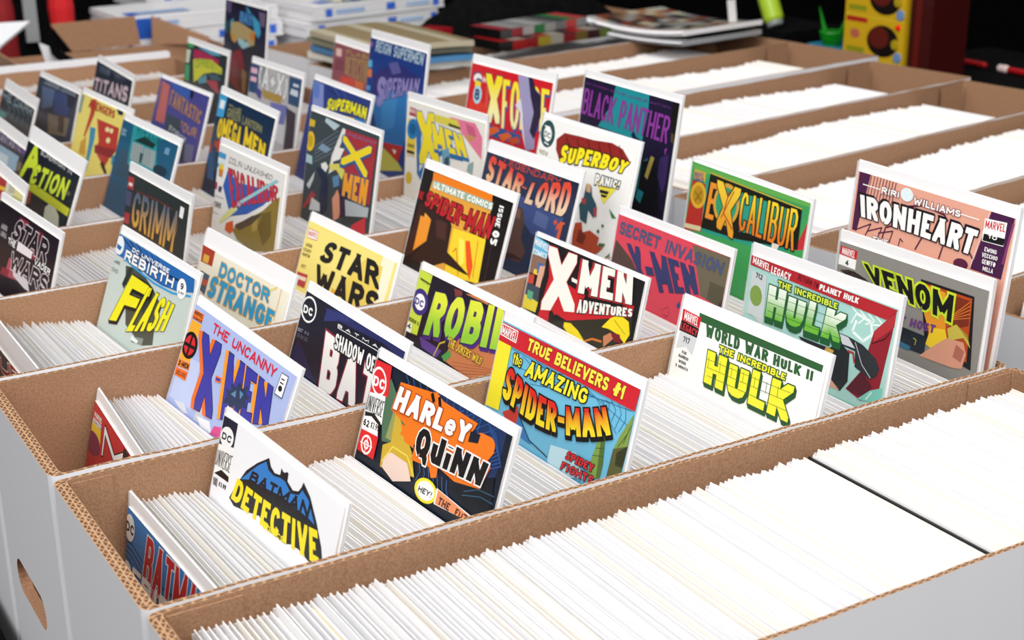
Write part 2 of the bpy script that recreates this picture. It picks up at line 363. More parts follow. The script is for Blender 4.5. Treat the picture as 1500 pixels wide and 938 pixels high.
# printed covers: (key, row, top-left corner cm, across vector, tilt, base ink, top margin, art in cover cm)
COVERS = [
('batmanbeyond',0,(4.8, 18.65, -2.47),(0.029, -0.9942, 0.104),8.05,'2f7fc6',1.0,[
('L','16284a',0.1,[(-0.71,3.52),(1.41,3.35),(4.75,3.88)]),
('L','16284a',0.1,[(-0.7,3.89),(1.42,3.81),(4.77,4.39)]),
('L','16284a',0.1,[(-0.69,4.26),(1.44,4.28),(4.78,4.89)]),
('L','16284a',0.1,[(-0.69,4.63),(1.45,4.74),(4.8,5.39)]),
('L','16284a',0.1,[(-0.68,4.99),(1.46,5.21),(4.81,5.9)]),
('L','16284a',0.1,[(-0.67,5.36),(1.47,5.67),(4.83,6.4)]),
('L','16284a',0.07,[(7.04,3.84),(9.07,3.61),(11.66,3.16)]),
('L','16284a',0.07,[(8.4,3.53),(10.06,3.5),(12.29,3.17)]),
('L','16284a',0.07,[(9.72,3.23),(11.03,3.39),(12.92,3.18)]),
('L','16284a',0.07,[(11.01,2.94),(11.98,3.28),(13.54,3.18)]),
('P','101014',[(-0.93,6.12),(3.54,5.85),(7.1,5.56),(3.57,7.25),(-1.03,7.49)]),
('E','f4f4f2',[(0.89,2.32),(1.84,2.27),(0.8,3.32)]),
('T','DC','1a2436',[(0.12,2.01),(1.76,1.92),(1.66,2.68),(0.02,2.76)],{'w':0.3}),
('T','BATMAN','c01f2c',[(4.43,1.4),(15.83,0.83),(15.41,4.35),(3.63,5.15)],{'o':'f4f4f2','ow':0.1,'w':0.28}),
('P','101014',[(4.97,4.95),(10.42,4.34),(9.8,5.3),(4.27,5.84)]),
('T','BEYOND','c01f2c',[(5.25,4.79),(10.74,4.22),(10.44,4.93),(4.84,5.48)],{'o':'f4f4f2','ow':0.06}),
('T','REBIRTH','f4f4f2',[(-0.48,4.97),(13.56,3.76),(13.03,5.86),(-0.81,6.54)],{'w':0.26}),
]),
('detective',0,(12.18, 18.68, 2.92),(0.0671, -0.9977, -0.0111),15.41,'f1f2f6',0.35,[
('P','1b2238',[(0.17,0.55),(2.35,0.41),(2.38,2.14),(0.15,2.64)]),
('E','f4f4f2',[(1.16,1.83),(2.15,1.73),(1.17,2.57)]),
('T','DC','1b2238',[(0.43,1.66),(1.89,1.53),(1.82,2.06),(0.4,2.16)],{'w':0.3}),
('P','f4f4f2',[(0.23,2.68),(2.4,2.2),(2.49,4.3),(0.29,4.76)]),
('T','UNIVERSE','101014',[(0.25,3.01),(2.5,2.7),(2.44,3.96),(0.13,4.18)],{}),
('P','101014',[(0.29,4.76),(1.25,4.18),(2.47,4.24),(2.54,4.61)]),
('T','1001','101014',[(0.3,5.02),(0.99,4.92),(1.08,5.55),(0.39,5.58)],{}),
('T','$3.99','101014',[(1.25,5.02),(2.36,4.9),(2.34,5.26),(1.24,5.35)],{}),
('P','1c1e24',[(3.07,5.5),(3.81,4.14),(4.71,2.87),(5.97,1.86),(7.37,0.97),(7.81,1.41),(8.43,1.61),(9.16,1.46),(9.17,0.98),(9.46,1.12),(9.71,1.1),(9.91,0.95),(10.17,0.97),(10.2,1.48),(11.08,1.76),(11.76,1.55),(12.03,1.19),(12.17,0.78),(13.27,1.31),(14.58,2.47),(15.74,3.74),(16.18,4.59),(15.07,5.16),(13.12,4.91),(12.04,5.04),(11.43,5.29),(9.84,5.36),(8.5,5.35),(7.53,4.98),(5.77,5.41),(3.91,5.76)]),
('P','2f7cc9',[(5.02,2.94),(6.08,2.01),(7.11,1.32),(7.61,1.74),(8.38,1.82),(9.25,1.63),(9.92,1.6),(10.94,2.04),(11.91,1.74),(12.22,1.28),(13.18,1.59),(14.42,2.72),(13.55,2.62),(9.78,2.66),(5.19,3.34),(4.2,3.7)]),
('T','BATMAN','16181e',[(5.54,2.57),(13.61,1.67),(13.54,2.7),(5.26,3.38)],{'w':0.3}),
('T','DETECTIVE','f6e01e',[(3.73,3.8),(14.88,2.9),(15.84,4.81),(3.31,5.43)],{'w':0.27,'arch':0.25}),
('T','COMICS','f6e01e',[(8.32,5.11),(11.17,4.93),(11.08,5.32),(8.29,5.51)],{'w':0.28}),
]),
('harley',0,(24.17, 18.68, 4.78),(0.0709, -0.9975, 0.0015),17.36,'131d2c',0.67,[
('P','1d3158',[(7.01,0.46),(16.62,0.32),(16.6,3.78),(14.4,4.61),(14.52,2.31)]),
('L','3560a8',0.07,[(4.22,0.75),(4.78,1.18),(4.05,2.09)]),
('L','3560a8',0.07,[(5.14,0.72),(5.64,1.25),(5.21,1.9)]),
('L','3560a8',0.07,[(6.06,0.7),(6.49,1.32),(6.34,1.72)]),
('L','3560a8',0.07,[(6.96,0.68),(7.33,1.39),(7.46,1.53)]),
('L','3560a8',0.07,[(7.84,0.65),(8.16,1.46),(8.56,1.35)]),
('L','3560a8',0.07,[(8.72,0.63),(8.98,1.53),(9.64,1.17)]),
('L','3560a8',0.07,[(9.58,0.61),(9.79,1.59),(10.7,1.0)]),
('L','3560a8',0.07,[(10.43,0.58),(10.59,1.66),(11.74,0.83)]),
('L','3560a8',0.07,[(11.27,0.56),(11.38,1.72),(12.76,0.66)]),
('L','3560a8',0.07,[(12.1,0.54),(12.16,1.79),(13.77,0.5)]),
('L','3560a8',0.07,[(12.92,0.52),(12.93,1.85),(14.76,0.33)]),
('L','3560a8',0.07,[(13.73,0.5),(13.69,1.92),(15.74,0.17)]),
('L','2c4f90',0.08,[(14.53,0.79),(15.71,1.13),(15.44,1.98)]),
('L','2c4f90',0.08,[(14.78,0.98),(15.87,1.35),(15.34,2.24)]),
('L','2c4f90',0.08,[(15.02,1.17),(16.02,1.57),(15.24,2.5)]),
('L','2c4f90',0.08,[(15.27,1.36),(16.17,1.79),(15.13,2.77)]),
('L','2c4f90',0.08,[(15.51,1.55),(16.32,2.01),(15.03,3.03)]),
('L','2c4f90',0.08,[(15.76,1.74),(16.48,2.23),(14.93,3.3)]),
('L','2c4f90',0.08,[(16.0,1.93),(16.63,2.45),(14.83,3.56)]),
('L','2c4f90',0.08,[(16.24,2.11),(16.78,2.66),(14.72,3.83)]),
('L','2c4f90',0.08,[(16.48,2.3),(16.93,2.88),(14.62,4.1)]),
('L','4a78b8',0.05,[(8.01,5.62),(8.56,6.35),(8.29,7.12)]),
('L','4a78b8',0.05,[(8.64,5.65),(9.14,6.37),(8.98,7.07)]),
('L','4a78b8',0.05,[(9.27,5.68),(9.71,6.39),(9.67,7.02)]),
('L','4a78b8',0.05,[(9.89,5.72),(10.28,6.42),(10.35,6.97)]),
('L','4a78b8',0.05,[(10.51,5.75),(10.84,6.44),(11.03,6.92)]),
('L','4a78b8',0.05,[(11.12,5.78),(11.4,6.46),(11.69,6.87)]),
('L','4a78b8',0.05,[(11.72,5.81),(11.96,6.48),(12.35,6.83)]),
('P','0c141c',[(12.38,6.09),(16.57,3.72),(17.1,6.02),(15.33,6.86)]),
('L','33566e',0.07,[(13.81,5.79),(15.25,5.11),(17.06,4.91)]),
('L','33566e',0.07,[(13.71,6.09),(15.62,5.47),(17.06,5.41)]),
('P','4d6f54',[(2.6,1.54),(5.68,3.85),(5.64,5.49),(3.24,6.08),(2.09,3.43)]),
('P','93985a',[(3.87,2.83),(5.13,4.31),(5.32,5.61),(3.58,5.68)]),
('P','c9a838',[(4.08,3.31),(7.12,5.5),(8.07,7.01),(3.74,7.84),(3.45,6.28),(4.37,5.74)]),
('P','e8cfc2',[(4.65,6.4),(6.89,6.4),(7.81,7.4),(5.69,8.21),(3.97,7.76),(3.99,6.92)]),
('L','e8d050',0.12,[(3.81,7.4),(4.72,5.96),(6.69,5.93),(7.97,6.94)]),
('P','e8761e',[(3.88,1.4),(7.87,0.84),(8.39,0.41),(9.34,1.01),(13.6,1.11),(13.12,2.04),(14.2,1.54),(15.44,1.47),(15.98,2.28),(15.53,2.95),(15.98,3.29),(15.42,5.01),(12.61,5.57),(10.47,5.34),(10.55,6.07),(9.96,6.32),(9.47,5.71),(7.21,6.01),(7.34,4.89),(5.23,4.82),(5.62,4.01),(3.44,3.59)]),
('P','e8761e',[(5.03,4.08),(6.88,4.11),(7.23,5.19),(5.97,5.11)]),
('P','131d2c',[(13.03,1.82),(14.15,1.68),(14.1,2.33),(13.02,2.59)]),
('E','e8761e',[(15.0,2.2),(15.91,2.12),(14.88,2.93)]),
('P','101014',[(7.72,1.02),(7.98,0.81),(8.43,1.32),(8.17,1.53)]),
('P','101014',[(8.64,0.98),(8.89,0.77),(9.33,1.54),(8.98,1.53)]),
('P','d9282c',[(0.05,0.85),(2.35,0.72),(2.77,2.92),(0.34,3.45)]),
('P','f4f4f2',[(0.38,3.29),(2.45,2.96),(2.77,5.0),(0.33,5.14)]),
('E','f4f4f2',[(1.2,2.23),(2.21,2.17),(1.46,3.25)]),
('E','d9282c',[(1.2,2.23),(2.04,2.18),(1.41,3.07)]),
('T','DC','f4f4f2',[(0.42,1.99),(2.0,1.91),(2.05,2.64),(0.47,2.71)],{'w':0.3}),
('T','UNIVERSE','101014',[(0.29,3.52),(2.51,3.34),(2.57,4.54),(0.26,4.67)],{}),
('P','101014',[(0.36,4.78),(1.55,4.58),(2.6,4.92),(2.69,5.72),(0.51,5.85)]),
('P','f4f4f2',[(0.33,5.14),(1.28,4.88),(2.36,5.14),(2.65,6.04),(0.37,6.14)]),
('T','62','101014',[(0.44,5.31),(1.21,5.26),(1.23,5.78),(0.44,5.81)],{}),
('T','$3.99','101014',[(1.45,5.2),(2.56,5.12),(2.56,5.6),(1.45,5.68)],{}),
('P','d9282c',[(0.36,6.12),(2.74,5.95),(2.76,7.67),(0.44,7.72)]),
('E','f4f4f2',[(1.47,6.99),(2.21,6.95),(1.54,7.7)]),
('E','d9282c',[(1.47,6.99),(2.03,6.96),(1.52,7.54)]),
('E','f4f4f2',[(1.47,6.99),(1.81,6.98),(1.51,7.33)]),
('E','d9282c',[(1.47,6.99),(1.65,7.0),(1.48,7.2)]),
('L','f4f4f2',0.07,[(1.46,6.32),(1.49,7.72)]),
('L','f4f4f2',0.07,[(0.61,7.05),(2.3,6.92)]),
('T','HARLeY','f4f4f2',[(3.99,1.66),(13.11,1.38),(12.98,2.76),(3.68,3.44)],{'o':'a8400e','ow':0.08,'w':0.34}),
('T','QuiNN','101014',[(7.38,3.46),(15.81,3.12),(15.45,4.81),(7.44,5.52)],{'o':'f4f4f2','ow':0.11,'w':0.34}),
('E','f0e030',[(9.8,7.32),(11.15,7.22),(9.81,8.17)]),
('E','f4f4f2',[(9.8,7.32),(10.85,7.23),(9.8,7.98)]),
('T','HEY!','101014',[(8.99,7.25),(10.65,7.12),(10.57,7.55),(8.92,7.65)],{}),
('P','f4f4f2',[(10.98,6.65),(15.48,6.95),(15.33,7.37),(11.04,7.78)]),
('P','e8905c',[(11.17,6.71),(15.32,7.02),(15.24,7.41),(11.19,7.7)]),
('T','THE  FUZZ','4a2018',[(11.54,7.06),(15.42,7.05),(15.36,7.55),(11.44,7.63)],{}),
]),
('spidey',0,(34.79, 18.69, 5.5),(0.0378, -0.9988, 0.0315),14.49,'6fbbdc',0.74,[
('L','2f6f9a',0.05,[(12.93,2.78),(2.08,2.45)]),
('L','2f6f9a',0.05,[(12.93,2.78),(5.25,2.4)]),
('L','2f6f9a',0.05,[(12.93,2.78),(8.77,2.49)]),
('L','2f6f9a',0.05,[(12.93,2.78),(11.4,2.38)]),
('L','2f6f9a',0.05,[(12.93,2.78),(2.48,3.62)]),
('L','2f6f9a',0.05,[(12.93,2.78),(5.15,4.25)]),
('L','2f6f9a',0.05,[(12.93,2.78),(14.84,2.52)]),
('L','2f6f9a',0.05,[(12.93,2.78),(16.84,2.42)]),
('L','2f6f9a',0.05,[(12.93,2.78),(16.78,3.47)]),
('L','2f6f9a',0.05,[(12.93,2.78),(15.87,4.41)]),
('L','2f6f9a',0.05,[(13.43,2.7),(13.89,2.82),(13.78,3.11)]),
('L','2f6f9a',0.05,[(14.01,2.52),(14.52,2.82),(14.41,3.44)]),
('L','2f6f9a',0.05,[(14.59,2.4),(15.27,2.91),(15.04,3.77)]),
('L','2f6f9a',0.05,[(15.4,2.35),(15.91,2.97),(15.57,4.12)]),
('L','2f6f9a',0.05,[(16.21,2.36),(16.48,3.18),(16.01,4.23)]),
('L','2f6f9a',0.05,[(11.44,2.5),(10.76,3.11),(9.51,3.36)]),
('L','2f6f9a',0.05,[(10.08,2.37),(8.64,2.8),(7.47,2.73)]),
('L','2f6f9a',0.05,[(8.73,2.36),(7.01,2.73),(5.51,2.47)]),
('L','2f6f9a',0.05,[(6.92,2.48),(4.94,2.91),(3.61,2.59)]),
('P','bfe2ee',[(9.09,7.6),(12.09,7.13),(13.43,8.53),(10.24,9.66),(9.05,8.86)]),
('P','c33a34',[(2.48,7.35),(4.31,6.27),(4.94,8.0),(3.27,7.82)]),
('P','2f78b8',[(4.55,6.98),(6.12,7.89),(6.79,8.44),(4.43,8.31)]),
('L','1a1a22',0.08,[(4.71,6.93),(6.47,8.2),(8.97,8.61)]),
('P','7fa04a',[(14.22,5.09),(14.78,4.77),(15.18,6.87),(15.15,7.92),(13.81,8.39),(13.81,7.08)]),
('P','55702f',[(14.41,5.02),(14.78,4.77),(15.18,6.87),(15.15,7.92),(14.77,8.05)]),
('L','39491f',0.05,[(13.88,6.66),(15.08,6.31)]),
('L','39491f',0.05,[(14.07,6.06),(14.99,5.78)]),
('P','7f9a4a',[(17.22,2.49),(17.32,4.84),(15.92,5.5),(16.27,4.41)]),
('P','5a5b33',[(17.3,4.78),(17.18,7.19),(15.8,7.68),(15.9,5.45)]),
('P','35361f',[(17.3,4.78),(17.22,6.36),(16.43,6.44),(16.34,5.56)]),
('L','39491f',0.06,[(16.97,4.05),(16.32,5.17)]),
('L','39491f',0.06,[(17.18,3.34),(16.79,4.76)]),
('P','f3e531',[(-0.06,2.29),(1.96,2.31),(1.98,7.4),(-0.18,7.53)]),
('P','cb2230',[(0.28,0.87),(17.37,0.6),(17.21,2.33),(-0.05,2.32)]),
('L','f4f4f2',0.09,[(0.27,0.99),(2.44,1.01),(2.44,1.88),(0.3,1.82),(0.27,0.99)]),
('T','MARVEL','f4f4f2',[(0.42,1.12),(2.38,1.11),(2.35,1.77),(0.37,1.74)],{}),
('T','TRUE BELIEVERS #1','f6e34c',[(4.02,1.04),(15.89,0.99),(15.8,1.97),(3.9,1.97)],{'o':'8a1420','ow':0.06,'sl':0.12}),
('T','the','f3e531',[(2.5,2.59),(3.75,2.62),(3.63,3.5),(2.49,3.44)],{'o':'101014','ow':0.08}),
('T','AMAZING','f3e531',[(4.6,2.62),(12.08,2.47),(11.97,3.57),(4.33,3.85)],{'o':'101014','ow':0.09}),
('T','SPIDER-MAN','d8281e',[(2.26,3.71),(14.2,2.98),(15.4,4.62),(1.98,6.18)],{'g':'f6dc28','o':'101014','ow':0.13,'s':'101014','sd':(0.12,0.2),'arch':1.25,'w':0.3}),
('T','SPIDEY','d42a34',[(11.26,7.28),(14.38,7.18),(14.35,7.76),(11.02,7.93)],{'o':'101014','ow':0.05,'w':0.3}),
('T','FIGHTS','d42a34',[(10.9,8.22),(14.63,7.97),(14.63,8.59),(10.78,8.81)],{'o':'101014','ow':0.05,'w':0.3}),
]),
('wwhulk',0,(51.99, 18.7, 3.77),(0.0077, -0.9996, 0.0277),12.97,'f0f1ee',0.94,[
('P','2e5c35',[(2.44,0.79),(16.94,0.76),(16.93,1.49),(2.6,1.62)]),
('T','WORLD WAR HULK II','2e5c35',[(3.49,1.47),(16.14,1.67),(16.21,2.41),(3.67,2.58)],{'w':0.34}),
('P','c8202c',[(0.36,1.17),(2.78,1.29),(2.78,2.18),(0.45,2.11)]),
('T','MARVEL','f4f4f2',[(0.36,1.17),(2.78,1.29),(2.78,2.18),(0.45,2.11)],{'pad':0.12}),
('P','1a1416',[(0.43,2.11),(2.79,2.21),(2.75,3.02),(0.39,3.0)]),
('T','LEGACY','c8303c',[(0.51,2.28),(2.69,2.36),(2.67,2.92),(0.49,2.84)],{}),
('P','cdd0d4',[(0.55,3.04),(2.77,3.07),(2.61,4.54),(1.6,4.06),(0.47,4.51)]),
('T','717','3a3a40',[(1.12,3.31),(1.98,3.3),(1.99,3.79),(1.17,3.77)],{}),
('T','PAK','3a3a40',[(1.31,4.47),(1.92,4.46),(1.93,4.74),(1.33,4.76)],{}),
('T','BARBERI','3a3a40',[(1.0,4.85),(2.29,4.88),(2.29,5.13),(1.0,5.1)],{}),
('T','WONG','3a3a40',[(1.13,5.28),(2.11,5.31),(2.11,5.55),(1.14,5.53)],{}),
('T','D ARMATA','3a3a40',[(0.85,5.73),(2.5,5.7),(2.5,5.94),(0.88,5.96)],{}),
('T','THE INCREDIBLE','f0e43a',[(5.64,2.75),(13.48,2.7),(13.47,3.19),(5.67,3.31)],{'o':'2a5a30','ow':0.09,'w':0.3}),
('T','HULK','efe538',[(4.41,3.52),(14.61,3.35),(14.69,6.13),(4.66,6.13)],{'o':'24502c','ow':0.1,'s':'24502c','sd':(0.22,0.28),'w':0.36}),
('L','3a6a2a',0.04,[(4.5,4.26),(14.38,3.91)]),
('L','3a6a2a',0.04,[(4.69,4.89),(14.39,4.62)]),
('L','3a6a2a',0.04,[(4.89,5.52),(14.41,5.33)]),
('L','3a6a2a',0.04,[(4.71,4.01),(4.81,4.89)]),
('L','3a6a2a',0.04,[(6.16,3.98),(6.26,4.85)]),
('L','3a6a2a',0.04,[(7.58,3.95),(7.68,4.82)]),
('L','3a6a2a',0.04,[(8.97,3.92),(9.08,4.78)]),
('L','3a6a2a',0.04,[(10.34,3.9),(10.44,4.75)]),
('L','3a6a2a',0.04,[(11.68,3.87),(11.78,4.71)]),
('L','3a6a2a',0.04,[(12.99,3.84),(13.09,4.68)]),
]),
('planethulk',0,(59.04, 18.67, 6.6),(-0.0066, -0.997, 0.0765),7.91,'a8d4cc',1.02,[
('L','e6f4f0',0.14,[(12.27,1.95),(13.16,2.48),(12.72,3.41)]),
('L','e6f4f0',0.14,[(13.06,1.9),(14.15,2.55),(13.49,3.24)]),
('L','e6f4f0',0.14,[(13.84,1.85),(15.13,2.62),(14.24,3.07)]),
('L','e6f4f0',0.14,[(14.61,1.8),(16.1,2.68),(14.99,2.9)]),
('L','e6f4f0',0.25,[(13.16,2.51),(14.77,2.73),(15.12,3.65),(14.28,4.41),(13.02,3.98),(13.26,3.07)]),
('P','8e1f2c',[(17.16,1.23),(17.11,3.05),(16.75,7.51),(15.07,8.97),(13.3,8.56),(14.66,6.62),(15.01,4.67),(15.26,3.33)]),
('P','b23038',[(17.16,1.23),(17.19,2.48),(15.4,4.15),(15.26,3.33)]),
('L','4a1018',0.1,[(15.24,4.33),(16.45,3.62),(16.9,2.96)]),
('P','5a1a28',[(13.4,8.54),(14.66,6.62),(15.99,7.57),(15.42,8.73)]),
('P','24272b',[(7.21,6.06),(9.25,6.03),(10.82,5.98),(12.02,5.23),(13.11,5.7),(13.4,7.95),(12.76,8.93),(12.04,8.9),(11.2,8.23),(10.81,6.55),(7.58,6.28)]),
('P','d8a888',[(10.48,8.26),(11.3,8.2),(12.65,8.88),(11.02,9.02)]),
('P','c8a050',[(10.5,5.96),(11.44,6.03),(11.21,6.45),(10.36,6.36)]),
('P','2c2f34',[(11.28,4.49),(12.7,4.49),(14.33,4.69),(15.89,5.31),(16.45,6.0),(16.26,6.64),(15.71,7.07),(13.87,6.6),(13.66,5.42),(12.05,5.37)]),
('P','c8ccd0',[(11.5,4.55),(12.72,4.56),(13.63,5.21),(12.23,5.25)]),
('L','b8bcc0',0.08,[(13.54,4.73),(14.59,6.2),(15.69,6.93)]),
('L','a83038',0.18,[(12.9,5.6),(13.5,5.61),(13.77,6.29)]),
('L','d8e0e4',0.1,[(7.57,3.42),(7.58,5.9)]),
('P','7cc8ba',[(14.67,8.96),(15.86,7.89),(17.09,7.28),(17.04,8.61)]),
('L','e6f4f0',0.1,[(15.6,8.68),(16.06,7.98)]),
('P','b3252f',[(0.04,0.89),(17.3,1.14),(16.29,2.15),(0.13,1.84)]),
('T','MARVEL','f4f4f2',[(0.47,1.06),(2.62,1.24),(2.63,1.82),(0.45,1.65)],{}),
('T','LEGACY','f4f4f2',[(2.86,1.29),(5.3,1.36),(5.29,1.94),(2.85,1.93)],{}),
('T','RETURN TO','5a0f18',[(6.17,1.18),(8.62,1.3),(8.61,1.77),(6.14,1.65)],{}),
('T','PLANET HULK','f4f4f2',[(8.79,1.3),(13.19,1.27),(13.15,1.76),(8.74,1.78)],{'w':0.3}),
('P','c6cfd0',[(0.55,2.26),(2.47,2.28),(2.84,6.73),(1.51,5.93),(0.69,5.96)]),
('T','712','3a4044',[(1.08,2.28),(1.97,2.32),(1.95,2.76),(1.11,2.74)],{}),
('E','7f9c4a',[(1.47,4.22),(2.25,4.29),(1.49,5.08)]),
('T','THE INCREDIBLE','d8e84a',[(3.93,2.25),(11.07,2.29),(11.07,2.76),(3.96,2.81)],{'o':'1c4a30','ow':0.09,'w':0.3}),
('T','HULK','eef6e8',[(2.94,2.87),(12.19,2.9),(11.87,5.27),(2.97,5.57)],{'g':'6fb83a','o':'1e5a32','ow':0.1,'s':'1e5a32','sd':(0.1,0.45),'w':0.36}),
('L','2a6a3a',0.04,[(2.94,3.68),(12.13,3.5)]),
('L','2a6a3a',0.04,[(3.05,4.35),(12.05,4.21)]),
('L','2a6a3a',0.04,[(3.16,5.02),(11.97,4.93)]),
]),
('venom',0,(69.17, 18.69, 6.6),(-0.0271, -0.9992, 0.0291),5.11,'8b8883',0.97,[
('P','3a2c2c',[(0.57,3.49),(1.8,3.19),(4.14,3.58),(4.89,4.03),(2.89,4.22)]),
('L','1a1414',0.12,[(0.98,3.88),(2.26,3.24),(3.91,3.56)]),
('P','c8202c',[(0.36,1.34),(2.49,1.37),(2.46,2.15),(0.33,2.13)]),
('T','MARVEL','f4f4f2',[(0.36,1.34),(2.49,1.37),(2.46,2.15),(0.33,2.13)],{'pad':0.12}),
('P','f4f4f2',[(0.31,2.14),(2.47,2.17),(2.46,3.03),(0.32,3.02)]),
('T','4','101014',[(1.16,2.45),(1.57,2.44),(1.59,2.91),(1.19,2.91)],{}),
('P','16161a',[(10.11,1.86),(15.94,1.8),(16.67,7.71),(11.52,7.02)]),
('P','b5481a',[(10.42,2.09),(15.76,2.02),(16.13,7.19),(11.98,6.73)]),
('P','7a2c18',[(12.77,2.24),(15.59,2.26),(15.83,4.25),(14.08,5.05)]),
('P','e8982a',[(10.85,2.2),(12.97,2.27),(13.6,5.65),(11.85,5.99),(10.65,3.95)]),
('L','e0802a',0.06,[(13.37,4.45),(15.61,2.33)]),
('L','e0802a',0.06,[(13.37,4.45),(15.66,2.64)]),
('L','e0802a',0.06,[(13.37,4.45),(15.72,2.96)]),
('L','e0802a',0.06,[(13.37,4.45),(15.78,3.27)]),
('L','e0802a',0.06,[(13.37,4.45),(15.84,3.58)]),
('P','f0cc28',[(11.96,5.49),(13.51,5.21),(13.86,6.03),(13.32,7.42),(11.62,6.99)]),
('P','14202c',[(8.03,6.31),(11.61,6.37),(11.63,7.96),(8.27,8.0)]),
('P','2f6a8a',[(8.18,7.51),(10.08,7.68),(9.95,8.11),(8.28,8.03)]),
('L','d8d050',0.06,[(10.25,6.88),(10.58,6.98),(10.49,7.4)]),
('P','d89a80',[(11.11,8.16),(12.78,6.65),(13.82,5.81),(15.56,5.69),(16.01,6.54),(15.77,7.84),(14.83,8.05)]),
('P','b06a58',[(14.85,6.05),(15.79,6.38),(15.58,7.36),(14.67,7.17)]),
('P','c8b64a',[(13.69,5.08),(14.56,4.46),(15.86,5.0),(16.35,5.99),(15.5,5.33),(14.05,5.98)]),
('P','9a8a30',[(14.56,4.46),(15.86,5.0),(16.35,5.99),(15.99,5.41),(15.22,4.88)]),
('T','FIRST HOST','6a3a80',[(6.15,5.54),(12.5,5.15),(12.39,5.87),(6.07,6.31)],{'w':0.3}),
('T','VENOM','101014',[(3.44,2.17),(13.91,2.27),(14.01,4.5),(4.71,3.79)],{'o':'c6dc30','ow':0.2,'w':0.26}),
]),
('ironheart',0,(69.94, 18.7, 12.84),(0.0017, -0.9999, -0.0103),5.31,'e2a48f',0.91,[
('P','4b1f45',[(0.37,0.93),(1.72,0.84),(1.04,6.07),(0.47,6.05)]),
('L','6a3a4a',0.1,[(1.83,0.86),(1.54,4.16)]),
('L','6a3a4a',0.1,[(2.2,0.84),(1.91,4.13)]),
('L','6a3a4a',0.1,[(2.56,0.83),(2.27,4.11)]),
('L','6a3a4a',0.1,[(2.93,0.81),(2.64,4.08)]),
('L','6a3a4a',0.1,[(3.29,0.79),(3.01,4.06)]),
('L','6a3a4a',0.1,[(3.65,0.77),(3.37,4.03)]),
('L','6a3a4a',0.1,[(4.0,0.76),(3.73,4.01)]),
('L','6a3a4a',0.1,[(4.36,0.74),(4.09,3.98)]),
('L','6a3a4a',0.1,[(4.71,0.72),(4.45,3.96)]),
('L','5a2440',0.12,[(1.01,5.91),(2.6,5.03),(2.02,6.47)]),
('L','5a2440',0.12,[(2.31,5.74),(3.9,5.02),(3.51,6.24)]),
('L','5a2440',0.12,[(3.59,5.58),(5.18,5.01),(4.97,6.02)]),
('L','5a2040',0.16,[(6.15,2.65),(8.08,2.1),(10.31,2.32),(10.8,2.74)]),
('L','5a2040',0.14,[(4.09,5.93),(4.31,4.91),(5.09,4.56)]),
('L','5a2040',0.14,[(7.88,5.88),(8.71,4.1),(7.88,4.01)]),
('L','5a2040',0.14,[(10.52,5.94),(10.79,4.49),(10.1,4.05)]),
('L','5a2040',0.14,[(13.29,4.43),(14.01,5.14),(13.78,5.81)]),
('E','5a2040',[(12.82,5.77),(13.57,5.71),(12.83,6.23)]),
('L','5a2040',0.1,[(6.04,6.05),(6.11,5.4),(6.47,5.62)]),
('P','451b45',[(14.93,0.92),(17.22,0.88),(16.96,5.88),(13.89,5.85)]),
('L','8a3a6a',0.2,[(17.19,1.35),(16.86,4.65)]),
('L','f0d8d8',0.08,[(14.78,1.08),(13.79,5.83)]),
('L','f4f4f2',0.09,[(1.02,1.9),(3.07,1.91)]),
('L','f4f4f2',0.09,[(11.99,1.85),(13.88,1.86)]),
('T','RIRI','f4f4f2',[(3.27,1.61),(5.3,1.62),(5.3,2.11),(3.24,2.19)],{'o':'8a5a60','ow':0.06}),
('E','dfeef2',[(6.1,1.65),(6.8,1.67),(6.09,2.21)]),
('T','WILLIAMS','f4f4f2',[(6.96,1.63),(11.97,1.59),(11.98,2.12),(6.92,2.23)],{'o':'8a5a60','ow':0.06}),
('T','IRONHEART','f4f4f2',[(0.86,2.84),(14.07,2.7),(13.75,4.79),(1.38,4.68)],{'o':'1c0f18','ow':0.1,'s':'1c0f18','sd':(-0.12,-0.1),'w':0.3,'arch':-0.1}),
('T','THE','f4f4f2',[(3.02,5.97),(4.9,5.88),(4.9,6.26),(2.99,6.38)],{'o':'8a5a60','ow':0.05}),
('P','f4f4f2',[(14.45,1.57),(16.63,1.41),(16.65,3.31),(14.52,3.39)]),
('T','MARVEL','c8202c',[(14.59,1.68),(16.52,1.55),(16.56,2.18),(14.58,2.31)],{}),
('P','101014',[(14.61,2.77),(16.67,2.68),(16.63,3.24),(14.59,3.34)]),
('T','10','f4f4f2',[(15.11,2.7),(15.96,2.69),(15.91,3.02),(15.07,3.01)],{'w':0.28}),
('T','EWING','f4f4f2',[(14.94,3.77),(16.15,3.74),(16.15,4.08),(14.94,4.11)],{}),
('T','VECCHIO','f4f4f2',[(14.79,4.25),(16.33,4.21),(16.33,4.53),(14.8,4.62)],{}),
('T','GEOFFO','f4f4f2',[(14.9,4.75),(16.24,4.71),(16.23,5.09),(14.91,5.13)],{}),
('T','MILLA','f4f4f2',[(15.1,5.29),(16.13,5.27),(16.13,5.63),(15.1,5.65)],{}),
]),
('redM',1,(8.27, 38.57, -2.85),(-0.0529, -0.988, 0.1451),17.23,'c0242f',0.99,[
('P','e8c838',[(0.37,2.66),(3.45,2.31),(4.0,3.87),(0.31,4.33)]),
('T','MARVEL','f2eee8',[(0.77,1.7),(3.49,1.53),(3.37,1.96),(0.72,2.16)],{}),
('P','f4f4f2',[(0.55,2.29),(3.56,2.04),(3.57,2.39),(0.47,2.71)]),
('T','COMICS','2a2f78',[(0.67,2.35),(3.62,2.11),(3.57,2.39),(0.64,2.66)],{}),
('E','7a1f48',[(1.43,4.18),(4.05,3.93),(1.28,5.11)]),
('T','M','f4f4f2',[(4.58,1.69),(12.24,1.08),(12.58,2.71),(4.74,3.98)],{'o':'101014','ow':0.12,'w':0.2}),
